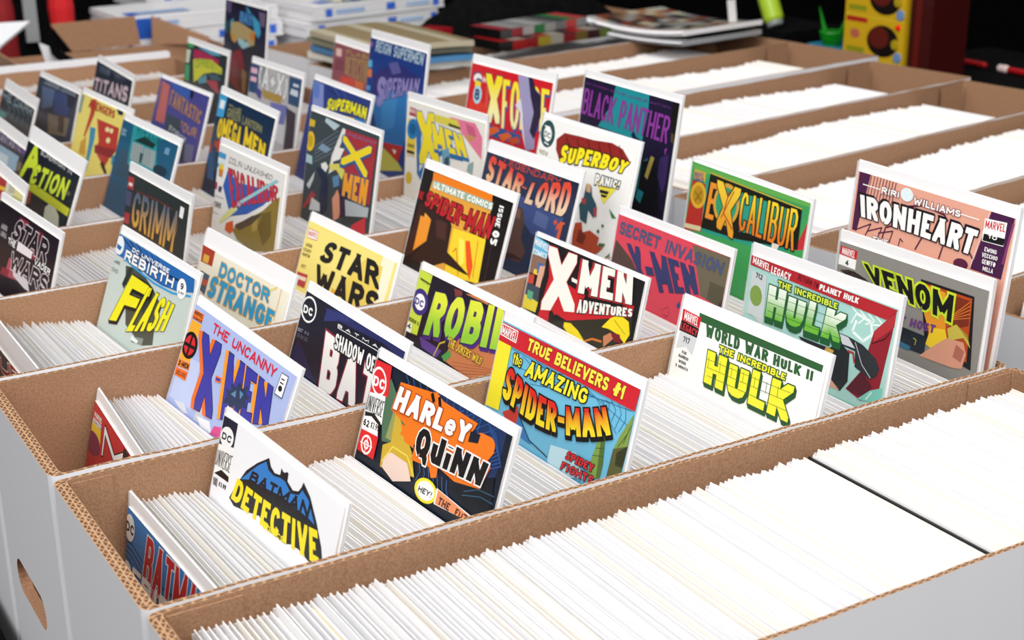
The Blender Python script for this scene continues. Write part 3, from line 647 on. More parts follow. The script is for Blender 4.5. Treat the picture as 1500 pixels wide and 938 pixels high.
('P','f4f4f2',[(13.32,1.02),(16.19,0.86),(15.22,1.77),(13.2,2.01)]),
('P','101014',[(10.9,1.19),(12.53,1.08),(12.24,2.25),(11.18,2.37)]),
]),
('uncanny',1,(17.37, 38.63, 4.47),(0.0885, -0.9947, -0.0517),22.0,'a8b6e0',0.71,[
('P','bcc8ea',[(0.44,5.02),(3.65,4.65),(4.5,8.42),(0.48,8.71)]),
('P','d8d8dc',[(1.36,8.69),(3.07,8.35),(4.13,8.88),(3.22,9.08)]),
('P','c4c6d0',[(5.2,7.2),(6.3,7.09),(6.77,8.77),(5.19,8.93)]),
('P','eceae8',[(5.56,8.47),(7.65,8.11),(8.47,8.86),(6.59,9.0)]),
('P','d8508a',[(8.49,8.16),(10.1,7.67),(10.11,8.65),(8.22,8.96)]),
('P','e8742c',[(0.32,1.15),(1.99,1.08),(2.03,1.84),(0.28,1.91)]),
('T','MARVEL','2a1a1a',[(0.42,1.19),(1.9,1.14),(1.91,1.45),(0.43,1.51)],{}),
('T','COMICS','2a1a1a',[(0.4,1.68),(1.99,1.58),(1.96,1.84),(0.38,1.94)],{}),
('P','f0a832',[(0.35,2.01),(2.09,1.93),(2.05,5.23),(0.2,5.46)]),
('E','101014',[(1.24,3.98),(2.51,3.88),(1.33,5.09)]),
('E','d02a30',[(1.24,3.98),(2.13,3.92),(1.31,4.8)]),
('L','101014',0.28,[(1.25,3.13),(1.24,4.86)]),
('L','101014',0.28,[(0.33,4.09),(2.21,3.94)]),
('P','e8822c',[(0.19,5.49),(2.2,5.24),(2.25,5.82),(0.2,6.13)]),
('T','X-MEN','1a1216',[(0.38,5.55),(2.07,5.35),(2.14,5.77),(0.36,6.04)],{'w':0.3}),
('P','e8702c',[(0.2,6.23),(2.26,5.95),(2.23,6.72),(0.23,6.89)]),
('T','DELUXE','6a2a18',[(0.51,6.37),(2.07,6.18),(2.11,6.54),(0.48,6.74)],{}),
('T','THE UNCANNY','d02440',[(3.94,1.08),(14.58,1.06),(14.53,1.9),(3.94,1.88)],{'w':0.2}),
('T','X','3b3c9e',[(2.69,2.32),(5.97,2.26),(7.83,7.8),(4.88,8.08)],{'s':'e8702c','sd':(-0.55,0.1),'o':'22204a','ow':0.06,'w':0.3}),
('T','-','3b3c9e',[(6.6,4.34),(7.25,4.28),(7.48,5.21),(6.82,5.31)],{'o':'e8702c','ow':0.12}),
('T','MEN','3b3c9e',[(7.44,2.34),(14.8,2.5),(15.65,5.21),(9.12,7.29)],{'s':'f0982c','sd':(-0.5,0.1),'o':'22204a','ow':0.06,'w':0.3}),
('P','2c3a58',[(8.76,6.13),(9.0,5.28),(8.5,5.01),(9.47,4.79),(9.02,4.35),(9.98,4.37),(10.2,3.76),(10.89,4.1),(11.51,3.64),(11.61,4.28),(12.25,4.33),(11.8,4.8),(12.23,5.23),(11.55,5.35),(11.29,5.9),(10.48,5.62),(9.89,6.15),(9.52,5.84)]),
('P','5a86a8',[(9.5,5.08),(10.1,4.55),(10.29,5.09)]),
('P','5a86a8',[(10.59,4.37),(11.24,4.42),(10.99,4.97)]),
('P','f4f4f2',[(15.37,1.14),(16.34,1.11),(16.36,2.79),(15.26,2.82)]),
('L','22222a',0.06,[(15.37,1.14),(16.34,1.11),(16.36,2.79),(15.26,2.82),(15.37,1.14)]),
('L','22222a',0.1,[(15.54,1.54),(16.01,1.52)]),
('L','22222a',0.1,[(15.52,1.83),(16.03,1.82)]),
('E','22222a',[(15.78,2.24),(16.06,2.22),(15.81,2.46)]),
]),
('shadowbat',1,(27.24, 38.67, 3.83),(0.0358, -0.9993, -0.0063),19.2,'14172a',0.84,[
('P','252a60',[(3.65,1.31),(6.38,0.82),(11.25,0.43),(17.47,0.8),(17.47,1.6),(14.08,1.21),(11.14,1.38),(6.83,1.62),(6.04,1.39)]),
('P','1c2048',[(0.3,6.56),(0.88,5.06),(5.7,7.37),(5.79,8.14),(1.16,7.44)]),
('P','2c3470',[(4.29,1.24),(8.18,0.55),(9.0,0.89),(4.23,2.34)]),
('P','251428',[(8.97,3.14),(13.24,2.99),(13.74,6.15),(11.19,4.88)]),
('E','f4f4f2',[(1.37,2.18),(2.74,2.13),(1.5,3.28)]),
('E','14172a',[(1.37,2.18),(2.54,2.14),(1.51,3.11)]),
('T','DC','f4f4f2',[(0.41,1.99),(2.07,1.93),(2.22,2.58),(0.5,2.65)],{'w':0.3}),
('T','OCT','9a9cb0',[(0.38,4.07),(1.27,3.99),(1.29,4.28),(0.4,4.36)],{}),
('T','93','6a6c80',[(1.62,3.98),(2.43,3.93),(2.44,4.18),(1.62,4.24)],{}),
('T','THE BAT SEC','5a5c70',[(0.5,4.53),(2.46,4.4),(2.47,4.73),(0.48,4.86)],{}),
('L','f4f4f2',0.05,[(6.73,2.15),(13.66,1.98)]),
('T','B A T M A N','f4f4f2',[(6.68,1.83),(14.82,1.5),(14.89,1.73),(6.69,2.07)],{}),
('T','BAT','f0eeea',[(5.06,2.92),(15.01,3.48),(15.37,6.81),(6.26,7.63)],{'o':'8a2038','ow':0.16,'w':0.3}),
('T','SHADOW OF THE','f4f4f2',[(6.77,2.58),(16.21,2.46),(16.52,3.68),(6.99,3.8)],{'o':'101014','ow':0.14,'w':0.26}),
]),
('robin',1,(38.13, 38.66, 3.67),(0.0471, -0.9989, 0.0),17.12,'1b1426',0.65,[
('P','c5784a',[(7.72,0.88),(8.88,0.24),(13.33,0.26),(14.64,3.95),(14.12,6.23),(10.83,7.38),(6.86,7.03),(7.48,5.04),(13.15,2.38),(13.04,0.85)]),
('L','9a5230',0.05,[(8.23,6.76),(13.73,5.65)]),
('L','9a5230',0.05,[(8.37,7.07),(13.79,5.78)]),
('L','9a5230',0.05,[(8.51,7.39),(13.85,5.92)]),
('L','9a5230',0.05,[(8.65,7.7),(13.91,6.06)]),
('P','4a2878',[(3.1,2.32),(5.08,1.61),(5.22,4.0),(3.04,4.64)]),
('P','5a3a8a',[(2.48,6.22),(4.4,6.3),(6.27,6.39),(5.73,7.22),(3.16,7.02)]),
('L','c8b03a',0.15,[(5.26,7.2),(5.75,5.89),(6.49,5.5)]),
('P','7a3a3a',[(5.95,0.88),(7.23,0.77),(7.57,1.89),(6.66,1.82)]),
('P','4a9a4a',[(6.47,6.82),(7.43,5.95),(7.91,6.37),(7.05,7.13)]),
('P','c3d446',[(0.05,0.47),(2.3,0.71),(2.03,6.27),(-0.24,6.39)]),
('P','2a2024',[(0.48,1.36),(2.26,1.47),(2.25,1.59),(0.5,1.48)]),
('T','MINI','3a3a24',[(0.66,1.42),(2.12,1.51),(2.12,1.72),(0.63,1.63)],{}),
('E','3a2c78',[(1.32,3.4),(2.69,3.43),(1.36,4.57)]),
('E','efeef0',[(1.32,3.4),(2.19,3.43),(1.35,4.12)]),
('T','DC','3a2c78',[(0.53,3.13),(1.95,3.17),(1.96,3.77),(0.55,3.74)],{'w':0.3}),
('T','ROBIN II','2a2a1a',[(0.2,5.06),(1.92,5.1),(1.94,5.44),(0.2,5.41)],{}),
('P','f4f4f2',[(0.09,5.54),(0.9,5.54),(0.95,6.37),(0.17,6.37)]),
('T','4','101014',[(0.22,5.6),(0.81,5.62),(0.84,6.12),(0.25,6.11)],{'w':0.25}),
('T','ROBIN','d8e040',[(3.37,1.88),(15.18,0.23),(15.58,3.66),(2.97,5.9)],{'g':'8cc43a','o':'2c1c50','ow':0.12,'s':'4a2878','sd':(0.25,0.2),'w':0.3}),
('T','THE JOKERS WILD','e8c040',[(7.07,4.93),(12.41,5.15),(12.26,5.77),(7.05,5.76)],{'o':'5a2a18','ow':0.05}),
]),
('xadv',1,(50.14, 38.67, 4.47),(0.0006, -0.9997, 0.0238),13.5,'16161a',0.35,[
('P','5fb3da',[(-0.06,0.22),(2.6,0.65),(2.53,2.0),(0.04,2.07)]),
('T','MARVEL','f4f4f2',[(0.16,0.48),(2.51,0.77),(2.52,1.32),(0.14,1.18)],{}),
('T','COMICS','e8f0f4',[(0.17,1.52),(2.54,1.57),(2.55,2.03),(0.18,2.21)],{}),
('P','8a6a58',[(0.04,2.07),(2.53,2.0),(2.65,3.69),(0.0,3.82)]),
('P','e8c838',[(0.89,3.34),(1.74,3.31),(1.67,3.76),(0.87,3.82)]),
('P','3a6aa8',[(1.34,2.63),(2.34,2.59),(2.37,3.59),(1.44,3.64)]),
('P','c04838',[(0.21,3.95),(1.15,3.89),(1.19,4.75),(0.19,4.83)]),
('P','d8a890',[(1.74,2.88),(2.61,2.67),(2.4,4.78),(1.62,4.81)]),
('P','3a4a58',[(0.13,4.84),(2.4,4.78),(2.55,6.13),(-0.01,5.93)]),
('P','e0d040',[(-0.01,5.93),(2.55,6.13),(2.42,7.12),(-0.33,7.25)]),
('P','58a888',[(0.56,5.43),(1.53,5.44),(1.48,6.24),(0.6,6.21)]),
('P','c8202c',[(2.59,0.62),(5.58,3.29),(9.51,3.62),(8.87,5.12),(16.55,2.62),(16.56,4.2),(8.18,6.53),(5.72,6.35),(5.1,7.21),(2.83,7.84),(3.06,6.69),(3.51,3.47)]),
('P','16161a',[(4.53,5.99),(6.02,6.78),(4.71,7.4)]),
('P','2c2a20',[(2.86,7.92),(16.63,3.63),(16.97,5.43),(12.08,7.83),(3.1,8.63)]),
('P','f0d822',[(7.2,6.71),(8.18,6.53),(9.45,6.84),(11.36,7.79),(10.29,8.02),(8.6,7.75),(7.2,7.14)]),
('P','f0d822',[(12.72,5.59),(13.72,4.5),(14.86,3.87),(16.27,4.12),(16.73,5.1),(16.25,6.04),(15.16,5.55),(13.77,5.46)]),
('L','8a7a10',0.06,[(14.27,4.51),(16.13,5.28)]),
('P','c88058',[(13.22,6.27),(14.12,5.68),(14.76,5.99),(13.52,7.16)]),
('P','7a1f28',[(14.12,5.68),(15.4,5.48),(15.89,6.14),(14.86,6.28)]),
('L','d87828',0.18,[(10.55,7.53),(11.77,6.93),(13.12,6.78)]),
('P','c03030',[(11.25,7.9),(12.27,7.56),(12.09,7.87),(11.58,8.02)]),
('T','X','f2f0e8',[(2.63,0.74),(7.19,0.56),(8.4,5.45),(3.21,6.65)],{'o':'c8202c','ow':0.08,'w':0.34}),
('T','-','f2f0e8',[(6.88,2.05),(7.77,2.08),(8.16,3.48),(7.27,3.45)],{}),
('T','MEN','f2f0e8',[(8.15,0.66),(15.66,0.28),(16.25,2.66),(8.37,3.67)],{'o':'101014','ow':0.08,'s':'c8202c','sd':(-0.25,0.1),'w':0.34}),
('T','ADVENTURES','f2f0e8',[(8.63,4.19),(16.5,2.94),(16.61,3.59),(8.78,5.4)],{'o':'101014','ow':0.07,'w':0.32}),
]),
('secret',1,(59.43, 38.67, 5.63),(-0.0177, -0.9997, 0.0142),10.43,'d9485a',0.76,[
('P','6a6350',[(11.94,0.93),(17.6,0.78),(17.52,5.36),(14.18,5.05),(13.42,3.59)]),
('P','55503e',[(15.17,3.46),(17.49,3.49),(17.38,5.32),(15.13,5.12)]),
('P','54423e',[(0.44,3.21),(3.4,4.45),(4.58,5.42),(0.14,5.44)]),
('P','3a3436',[(17.75,4.4),(17.5,5.28),(16.72,5.25)]),
('L','a83048',0.06,[(9.06,7.83),(10.02,7.22),(10.33,7.82),(9.55,8.56)]),
('L','a83048',0.06,[(9.28,8.12),(10.27,8.09)]),
('P','3a4880',[(11.14,6.73),(11.48,6.3),(11.77,6.73),(11.36,7.01)]),
('T','SECRET INVASION','4c587c',[(0.75,1.36),(16.69,1.4),(16.46,2.53),(0.71,2.53)],{'w':0.2,'o':'2e3450','ow':0.03}),
('T','X-MEN','363c68',[(2.28,3.17),(12.61,2.8),(13.93,4.98),(5.32,6.98)],{'w':0.3,'o':'262a4a','ow':0.05}),
]),
('excalgreen',1,(67.76, 38.67, 9.4),(-0.0158, -0.9998, -0.0126),6.02,'3f9f58',0.42,[
('P','2a9a84',[(2.54,1.71),(16.58,1.48),(16.1,5.04),(12.36,6.06),(2.86,6.8)]),
('P','63ad52',[(0.11,0.58),(17.56,0.28),(17.53,0.82),(3.16,1.11),(0.55,1.23)]),
('P','c8303a',[(17.3,2.16),(17.45,4.67),(16.1,5.04)]),
('P','b03028',[(0.55,2.17),(2.63,2.16),(2.79,6.82),(0.18,7.26)]),
('P','e0b030',[(0.68,1.11),(2.41,1.09),(2.44,1.97),(0.64,2.03)]),
('T','MARVEL','3a3a8a',[(0.78,1.22),(2.28,1.21),(2.29,1.77),(0.68,1.86)],{}),
('T','COMICS','3a3a8a',[(0.59,1.81),(2.25,1.78),(2.25,2.13),(0.56,2.21)],{}),
('E','d8a832',[(1.7,3.45),(2.9,3.45),(1.66,4.74)]),
('E','b88a20',[(1.7,3.45),(2.53,3.44),(1.7,4.37)]),
('L','8a6a18',0.2,[(1.19,3.2),(2.24,3.89)]),
('L','8a6a18',0.2,[(2.13,2.97),(1.37,4.05)]),
('P','d8c8a0',[(0.2,6.58),(2.75,6.31),(2.7,6.79),(0.13,7.03)]),
('P','17150f',[(3.13,1.0),(16.37,1.28),(16.54,4.86),(8.21,6.09),(2.77,6.4)]),
('L','e8b030',0.08,[(3.19,0.92),(16.39,1.19)]),
('P','2a9a84',[(7.61,1.68),(15.65,1.61),(15.77,4.3),(8.41,5.35)]),
('T','E','e8902a',[(3.37,1.75),(4.68,1.73),(4.41,5.27),(3.15,5.31)],{'o':'101014','ow':0.1,'w':0.26}),
('E','d8a038',[(6.04,3.31),(7.96,3.29),(6.03,5.32)]),
('E','2f9a70',[(6.04,3.31),(7.61,3.29),(6.06,4.92)]),
('T','X','f0c838',[(4.3,1.31),(7.9,1.38),(7.6,6.25),(5.11,5.79)],{'g':'e8a02a','o':'101014','ow':0.12,'w':0.26}),
('L','a83a28',0.14,[(6.26,2.0),(5.82,4.17),(7.42,5.38)]),
('L','a83a28',0.12,[(6.94,1.84),(5.57,4.7)]),
('T','CALIBUR','f2d430',[(8.12,1.56),(16.08,1.39),(16.05,5.1),(8.19,5.18)],{'g':'e07a20','o':'101014','ow':0.12,'w':0.22}),
('P','e8d8d0',[(13.16,5.11),(14.15,5.06),(13.94,5.63),(13.16,5.84)]),
]),
('flash',2,(17.32, 58.62, 5.32),(0.0807, -0.9967, 0.0028),19.9,'c4d0ca',0.68,[
('P','4a4c40',[(3.14,3.13),(6.28,2.68),(9.63,3.5),(12.22,4.5),(11.86,6.59),(12.27,7.96),(10.25,8.64),(6.04,7.92)]),
('P','2f3430',[(6.63,3.27),(9.63,3.5),(10.32,6.02),(9.87,7.33)]),
('P','8a9088',[(8.06,8.45),(10.26,7.97),(10.25,8.64),(7.96,8.99)]),
('P','1f2a28',[(3.98,3.09),(4.81,3.05),(3.94,5.17),(3.29,4.83)]),
('P','2566ae',[(-0.25,0.82),(16.87,0.43),(17.39,1.79),(14.33,2.5),(11.23,2.82),(8.42,2.81),(5.37,2.57),(0.69,2.73)]),
('L','122c54',0.14,[(1.19,1.0),(4.83,1.68),(9.04,1.81)]),
('L','122c54',0.14,[(2.77,0.87),(6.11,1.7),(10.36,1.74)]),
('L','122c54',0.14,[(4.32,0.74),(7.37,1.73),(11.66,1.67)]),
('L','122c54',0.14,[(5.84,0.62),(8.61,1.75),(12.94,1.61)]),
('L','122c54',0.14,[(7.33,0.49),(9.83,1.78),(14.2,1.54)]),
('L','122c54',0.14,[(8.8,0.37),(11.03,1.8),(15.44,1.48)]),
('L','2f9ad8',0.18,[(2.39,2.63),(5.55,2.87),(9.77,3.04),(13.59,2.86),(16.96,2.2)]),
('E','e8eef0',[(0.91,1.77),(1.89,1.79),(0.98,2.62)]),
('P','2566ae',[(0.31,1.74),(1.46,1.81),(1.26,2.21),(0.42,2.15)]),
('T','DC UNIVERSE','f4f4f2',[(3.81,1.24),(12.01,1.14),(11.97,1.53),(3.74,1.64)],{'w':0.3}),
('T','REBIRTH','f4f4f2',[(2.52,1.76),(13.32,1.61),(13.37,2.48),(2.54,2.73)],{'o':'16386a','ow':0.07,'w':0.32}),
('E','f4f4f2',[(15.06,2.06),(15.99,2.05),(15.24,2.9)]),
('T','9','101014',[(14.68,1.59),(15.27,1.57),(15.39,2.1),(14.8,2.13)],{'w':0.24}),
('T','2.99','303034',[(14.57,2.32),(15.67,2.27),(15.64,2.49),(14.59,2.54)],{}),
('T','JUNE','7a8480',[(0.52,3.18),(1.91,3.13),(1.92,3.44),(0.52,3.48)],{}),
('T','DC','7a8480',[(0.55,3.96),(1.95,3.92),(1.91,4.28),(0.56,4.27)],{}),
('T','F','f0e71e',[(5.01,3.52),(9.65,3.52),(8.54,7.16),(2.55,8.53)],{'o':'101014','ow':0.1,'s':'101014','sd':(0.2,0.2),'w':0.3}),
('T','LASH','f0e71e',[(8.96,3.59),(14.61,3.64),(13.81,6.22),(6.56,8.42)],{'o':'3a3a20','ow':0.07,'w':0.3}),
('P','e8eef0',[(8.01,8.37),(9.51,8.44),(9.29,8.76),(7.83,8.77)]),
]),
('strange',2,(25.46, 58.6, 3.91),(0.0966, -0.9952, -0.0183),19.68,'ece5d2',1.67,[
('P','a83a28',[(0.08,1.53),(2.85,1.57),(2.94,3.16),(0.56,3.26)]),
('P','d8a840',[(0.88,2.41),(2.04,2.38),(2.05,3.1),(0.89,3.14)]),
('P','4a5a6a',[(0.98,4.02),(2.94,4.03),(2.87,6.03),(1.5,5.7)]),
('P','b8543c',[(1.5,4.61),(2.86,4.59),(2.78,5.15),(1.63,5.21)]),
('L','6a5a3a',0.06,[(0.03,1.73),(0.63,5.94)]),
('T','DOCTOR','2f9ac6',[(4.52,2.27),(14.15,2.25),(14.36,3.44),(4.52,3.66)],{'o':'c89a28','ow':0.08,'w':0.26}),
('T','STRANGE','2a98c8',[(3.55,3.86),(15.85,3.81),(16.04,5.47),(3.21,5.93)],{'o':'c89a28','ow':0.1,'w':0.3}),
('L','e8d880',0.2,[(13.8,1.03),(15.13,1.0),(15.08,1.85),(14.12,2.29)]),
('L','dcc890',0.15,[(15.94,1.27),(15.99,4.58)]),
]),
('starwars',2,(36.27, 58.63, 3.75),(0.0661, -0.9978, 0.0051),19.37,'eedd7e',0.86,[
('P','f2ecd0',[(14.81,0.75),(16.92,0.74),(16.77,4.74),(15.37,5.91),(14.19,6.58)]),
('P','e8cc60',[(11.85,1.92),(15.15,1.79),(15.43,5.02),(11.53,6.79),(8.78,5.56)]),
('P','e8b040',[(7.5,5.9),(9.02,6.04),(8.79,7.01),(7.3,6.96)]),
('P','f4f4f2',[(0.48,1.64),(2.41,1.59),(2.56,2.4),(0.62,2.53)]),
('L','c84a50',0.07,[(0.48,1.64),(2.41,1.59),(2.56,2.4),(0.62,2.53),(0.48,1.64)]),
('T','MARVEL','c84a50',[(0.71,1.79),(2.37,1.74),(2.39,2.22),(0.71,2.32)],{}),
('T','AARON','7a6a38',[(0.66,3.04),(1.95,2.99),(1.98,3.34),(0.7,3.41)],{}),
('T','CASSADAY','7a6a38',[(0.4,3.59),(2.07,3.52),(2.09,3.85),(0.42,3.93)],{}),
('T','MARTIN','7a6a38',[(0.5,4.08),(2.02,4.02),(2.04,4.35),(0.52,4.41)],{}),
('T','OCT','7a6a38',[(0.86,5.21),(1.77,5.17),(1.79,5.5),(0.87,5.54)],{}),
('P','b8404a',[(0.46,6.1),(2.56,5.94),(2.5,7.32),(0.58,7.39)]),
('P','e8d8c0',[(0.54,6.42),(2.42,6.27),(2.39,6.66),(0.55,6.8)]),
('T','STAR','17171a',[(4.87,1.85),(14.34,1.61),(15.54,3.91),(3.57,4.06)],{'w':0.3}),
('T','WARS','17171a',[(3.77,4.44),(16.0,4.17),(15.89,6.63),(4.28,7.03)],{'w':0.3}),
]),
('ultspidey',2,(49.25, 58.64, 7.51),(0.02, -0.9998, 0.0078),17.26,'141012',0.94,[
('P','e87c1c',[(2.14,1.01),(13.59,0.93),(13.85,1.86),(2.37,1.91)]),
('P','e0a040',[(2.3,1.92),(13.85,1.86),(14.83,9.54),(3.63,10.23),(2.05,4.46)]),
('P','3a1c14',[(0.93,4.52),(2.4,4.38),(2.11,9.46),(0.07,10.55)]),
('P','f0d030',[(8.27,5.5),(14.49,5.11),(14.95,9.42),(8.52,10.29)]),
('P','e8541c',[(10.88,6.17),(11.66,5.98),(13.18,8.16),(13.16,9.62),(12.1,8.43)]),
('L','c8401c',0.12,[(9.12,7.71),(9.61,7.22),(11.07,9.62)]),
('L','c8401c',0.1,[(13.05,5.64),(13.63,9.13)]),
('P','f4e860',[(9.62,6.1),(10.72,6.21),(11.48,8.23),(10.85,8.76)]),
('P','2c1a16',[(1.09,4.86),(3.77,4.08),(6.91,4.51),(7.87,5.4),(8.15,7.95),(12.94,9.13),(11.94,9.21),(7.97,9.12),(5.82,10.05),(1.74,10.32),(3.86,7.49),(3.73,5.61)]),
('P','e8922c',[(1.68,5.7),(3.84,5.68),(3.85,7.87),(1.76,9.39)]),
('P','4a2a24',[(4.75,5.38),(6.9,5.26),(7.36,7.02),(5.55,7.08)]),
('P','141012',[(13.82,1.06),(17.39,0.9),(17.25,8.45),(14.81,9.64)]),
('L','6a2a3a',0.06,[(15.46,5.42),(15.73,9.3)]),
('P','9ab09a',[(2.5,1.79),(14.07,1.63),(14.1,2.42),(2.59,2.53)]),
('T','ULTIMATE COMICS','f4f4f2',[(2.8,1.86),(14.03,1.74),(14.02,2.32),(2.82,2.54)],{'w':0.3}),
('T','THE','b01e28',[(0.17,3.33),(1.35,3.37),(1.33,4.14),(0.17,4.14)],{'w':0.3}),
('T','SPIDER-MAN','b8202a',[(2.11,2.96),(15.09,2.79),(14.75,5.09),(1.78,4.52)],{'o':'2a0a0e','ow':0.1,'w':0.28,'arch':0.2}),
('T','ISSUE','f4f4f2',[(15.99,1.59),(16.08,3.66),(15.24,3.68),(15.21,1.61)],{'w':0.28}),
('T','05','f4f4f2',[(16.36,3.99),(16.2,5.38),(15.09,5.4),(15.19,4.02)],{'w':0.3}),
]),
('starlord',2,(56.8, 58.64, 8.48),(0.0148, -0.9997, 0.0202),15.81,'28334e',1.25,[
('P','3f528a',[(7.93,4.38),(16.05,4.9),(15.58,7.73),(11.27,7.61),(8.31,6.19)]),
('P','5a6ca0',[(11.3,5.18),(13.69,5.41),(13.56,6.72),(11.16,6.51)]),
('P','222a42',[(13.38,0.55),(17.78,0.61),(17.9,3.25),(16.1,1.83)]),
('P','5a4038',[(7.23,5.66),(8.9,5.5),(9.77,6.82),(9.69,8.34),(11.03,9.53),(10.51,10.79),(7.76,10.88),(7.88,8.56)]),
('P','7a5a4c',[(7.62,5.77),(8.65,5.74),(8.84,6.64),(7.82,6.67)]),
('P','3a2424',[(7.55,10.36),(8.9,10.23),(11.06,10.47),(7.44,10.96)]),
('T','LEGENDARY','b04038',[(3.8,1.27),(14.3,1.42),(14.27,2.15),(3.73,1.97)],{'w':0.22,'sl':0.1}),
('T','STAR','d2463a',[(1.03,1.4),(8.25,2.44),(7.74,4.33),(0.9,4.24)],{'g':'e8b890','o':'1a1a24','ow':0.08,'w':0.28}),
('T','-','d8604a',[(7.95,3.15),(8.83,3.21),(8.81,3.83),(7.96,3.77)],{}),
('T','LORD','d84a38',[(9.5,2.76),(16.46,1.31),(16.3,4.88),(8.91,4.93)],{'g':'f0d0b0','o':'1a1a24','ow':0.08,'w':0.28}),
('T','#','d86038',[(14.58,5.36),(15.22,5.37),(15.24,5.89),(14.59,5.89)],{}),
('T','1','d86038',[(15.27,5.34),(16.54,5.34),(16.46,7.13),(15.17,7.09)],{'w':0.3}),
]),
('superboy',2,(63.49, 58.65, 10.68),(0.0085, -0.9999, 0.0061),12.91,'efefed',0.35,[
('E','1d4a4c',[(1.54,2.08),(2.91,2.16),(1.59,3.5)]),
('E','f4f4f2',[(1.54,2.08),(2.31,2.16),(1.59,2.85)]),
('L','f4f4f2',0.14,[(0.75,1.34),(1.75,1.36)]),
('L','f4f4f2',0.14,[(1.18,3.03),(2.08,3.15)]),
('T','DC','1d4a4c',[(0.91,1.82),(2.09,1.92),(2.15,2.53),(0.98,2.44)],{'w':0.2}),
('T','NOV','8a9a70',[(0.63,3.82),(2.26,3.9),(2.29,4.39),(0.61,4.32)],{}),
('P','8c2420',[(3.35,2.33),(4.57,1.44),(7.23,1.3),(9.84,1.23),(12.93,0.94),(14.89,1.21),(16.21,2.05),(15.75,2.87),(10.32,2.64),(5.15,3.16),(4.52,4.34),(3.56,3.36)]),
('L','3a0f10',0.12,[(5.05,1.83),(6.3,3.03)]),
('L','3a0f10',0.12,[(6.95,1.65),(8.23,2.97)]),
('L','3a0f10',0.12,[(8.82,1.48),(10.11,2.91)]),
('L','3a0f10',0.12,[(10.64,1.31),(11.96,2.84)]),
('L','3a0f10',0.12,[(12.44,1.14),(13.77,2.78)]),
('L','3a0f10',0.12,[(14.19,0.98),(15.55,2.72)]),
('T','SUPERBOY','f4e020',[(4.64,2.67),(16.39,2.23),(15.81,3.49),(4.55,4.63)],{'o':'101014','ow':0.14,'w':0.32,'arch':-0.2}),
('P','f0e04a',[(11.42,4.76),(15.67,4.47),(13.49,7.09)]),
('P','1a1a1e',[(12.49,5.76),(14.05,5.66),(13.86,6.02),(12.51,6.07)]),
('P','1a1a1e',[(12.79,6.16),(13.89,6.11),(13.66,6.38),(12.94,6.42)]),
('T','PANIC!','f4f4f2',[(11.39,4.39),(15.56,4.31),(15.44,5.07),(11.43,5.47)],{'o':'101014','ow':0.1,'w':0.3}),
('P','28505e',[(10.05,5.71),(11.05,5.78),(11.41,6.65),(12.4,7.37),(12.39,8.78),(11.22,8.2),(11.36,9.59),(10.14,9.4),(9.5,8.01),(10.03,7.13)]),
('P','d0a888',[(10.08,5.61),(10.93,5.62),(11.02,6.45),(10.29,6.42)]),
('P','b04038',[(9.73,7.2),(10.55,7.21),(10.58,7.77),(9.91,7.73)]),
('P','b04048',[(12.06,7.82),(12.61,7.51),(12.81,8.59),(12.3,8.52)]),
('P','b5482a',[(9.17,10.01),(10.53,9.59),(11.02,10.53),(12.17,10.07),(13.9,10.41),(13.84,11.17),(14.84,11.3),(13.6,12.37),(10.94,12.27),(9.59,12.22)]),
('P','7a2c1c',[(10.28,10.32),(11.74,10.74),(11.43,11.77),(10.24,11.68)]),
('P','4a6a3a',[(14.08,10.93),(15.13,10.76),(14.81,11.22),(14.02,11.23)]),
('P','3a7a4a',[(14.59,7.25),(16.06,7.94),(15.32,8.05)]),
('P','3a7a4a',[(15.42,12.1),(16.15,11.44),(16.21,12.08)]),
('E','4a6a3a',[(14.11,9.14),(14.31,9.15),(14.11,9.31)]),
('E','4a6a3a',[(13.55,9.83),(13.78,9.85),(13.55,10.02)]),
]),
('panther',2,(68.69, 58.65, 14.75),(-0.0189, -0.9998, 0.0032),8.08,'1b1532',0.76,[
('P','1f8c96',[(6.11,0.74),(12.17,0.75),(12.32,2.38),(11.98,5.52),(8.53,5.6),(3.78,5.46),(5.82,2.78)]),
('P','122038',[(9.93,5.2),(10.34,4.84),(10.94,5.29),(11.98,5.52),(10.57,5.78)]),
('P','1a6a72',[(11.61,8.25),(13.25,6.97),(14.68,8.92),(13.27,11.11),(11.36,11.35)]),
('P','101018',[(12.42,7.52),(14.81,6.84),(16.17,11.2),(17.06,12.3),(11.62,12.44),(12.4,10.16)]),
('P','b0a050',[(13.82,6.67),(14.47,6.73),(13.76,9.11),(13.22,8.85)]),
('P','1f8c96',[(12.44,10.34),(13.45,10.5),(13.09,11.72),(12.19,11.35)]),
('P','3c2a60',[(15.37,6.55),(16.76,5.9),(16.85,8.82),(16.51,10.01),(15.34,8.4)]),
('P','14100e',[(16.29,0.89),(17.08,0.89),(17.38,4.49),(16.21,2.93)]),
('P','5a4a28',[(16.65,3.81),(17.01,3.88),(17.12,4.81),(16.73,4.61)]),
('T','AN INVASION OF','7a2f82',[(0.6,1.25),(6.0,1.35),(6.0,1.55),(0.57,1.46)],{}),
('T','THE JUNGLE ACTION','6a3a80',[(6.25,1.31),(15.94,1.35),(15.9,1.57),(6.2,1.55)],{}),
('T','BLACK PANTHER','8c3a98',[(0.51,1.91),(16.29,2.31),(16.13,5.0),(0.36,4.67)],{'w':0.22,'o':'2a1440','ow':0.03}),
('T','1','8c3a98',[(15.95,5.45),(16.42,5.44),(16.29,6.07),(15.87,6.08)],{'w':0.3}),
]),
('swvader',3,(11.01, 78.59, 5.02),(0.0858, -0.9963, -0.0115),16.85,'1b1622',0.75,[
('P','8a2638',[(6.58,1.13),(9.19,1.06),(8.59,1.94),(6.05,2.18)]),
('P','8a2638',[(10.65,2.89),(12.79,3.07),(12.3,4.1),(9.69,4.05)]),
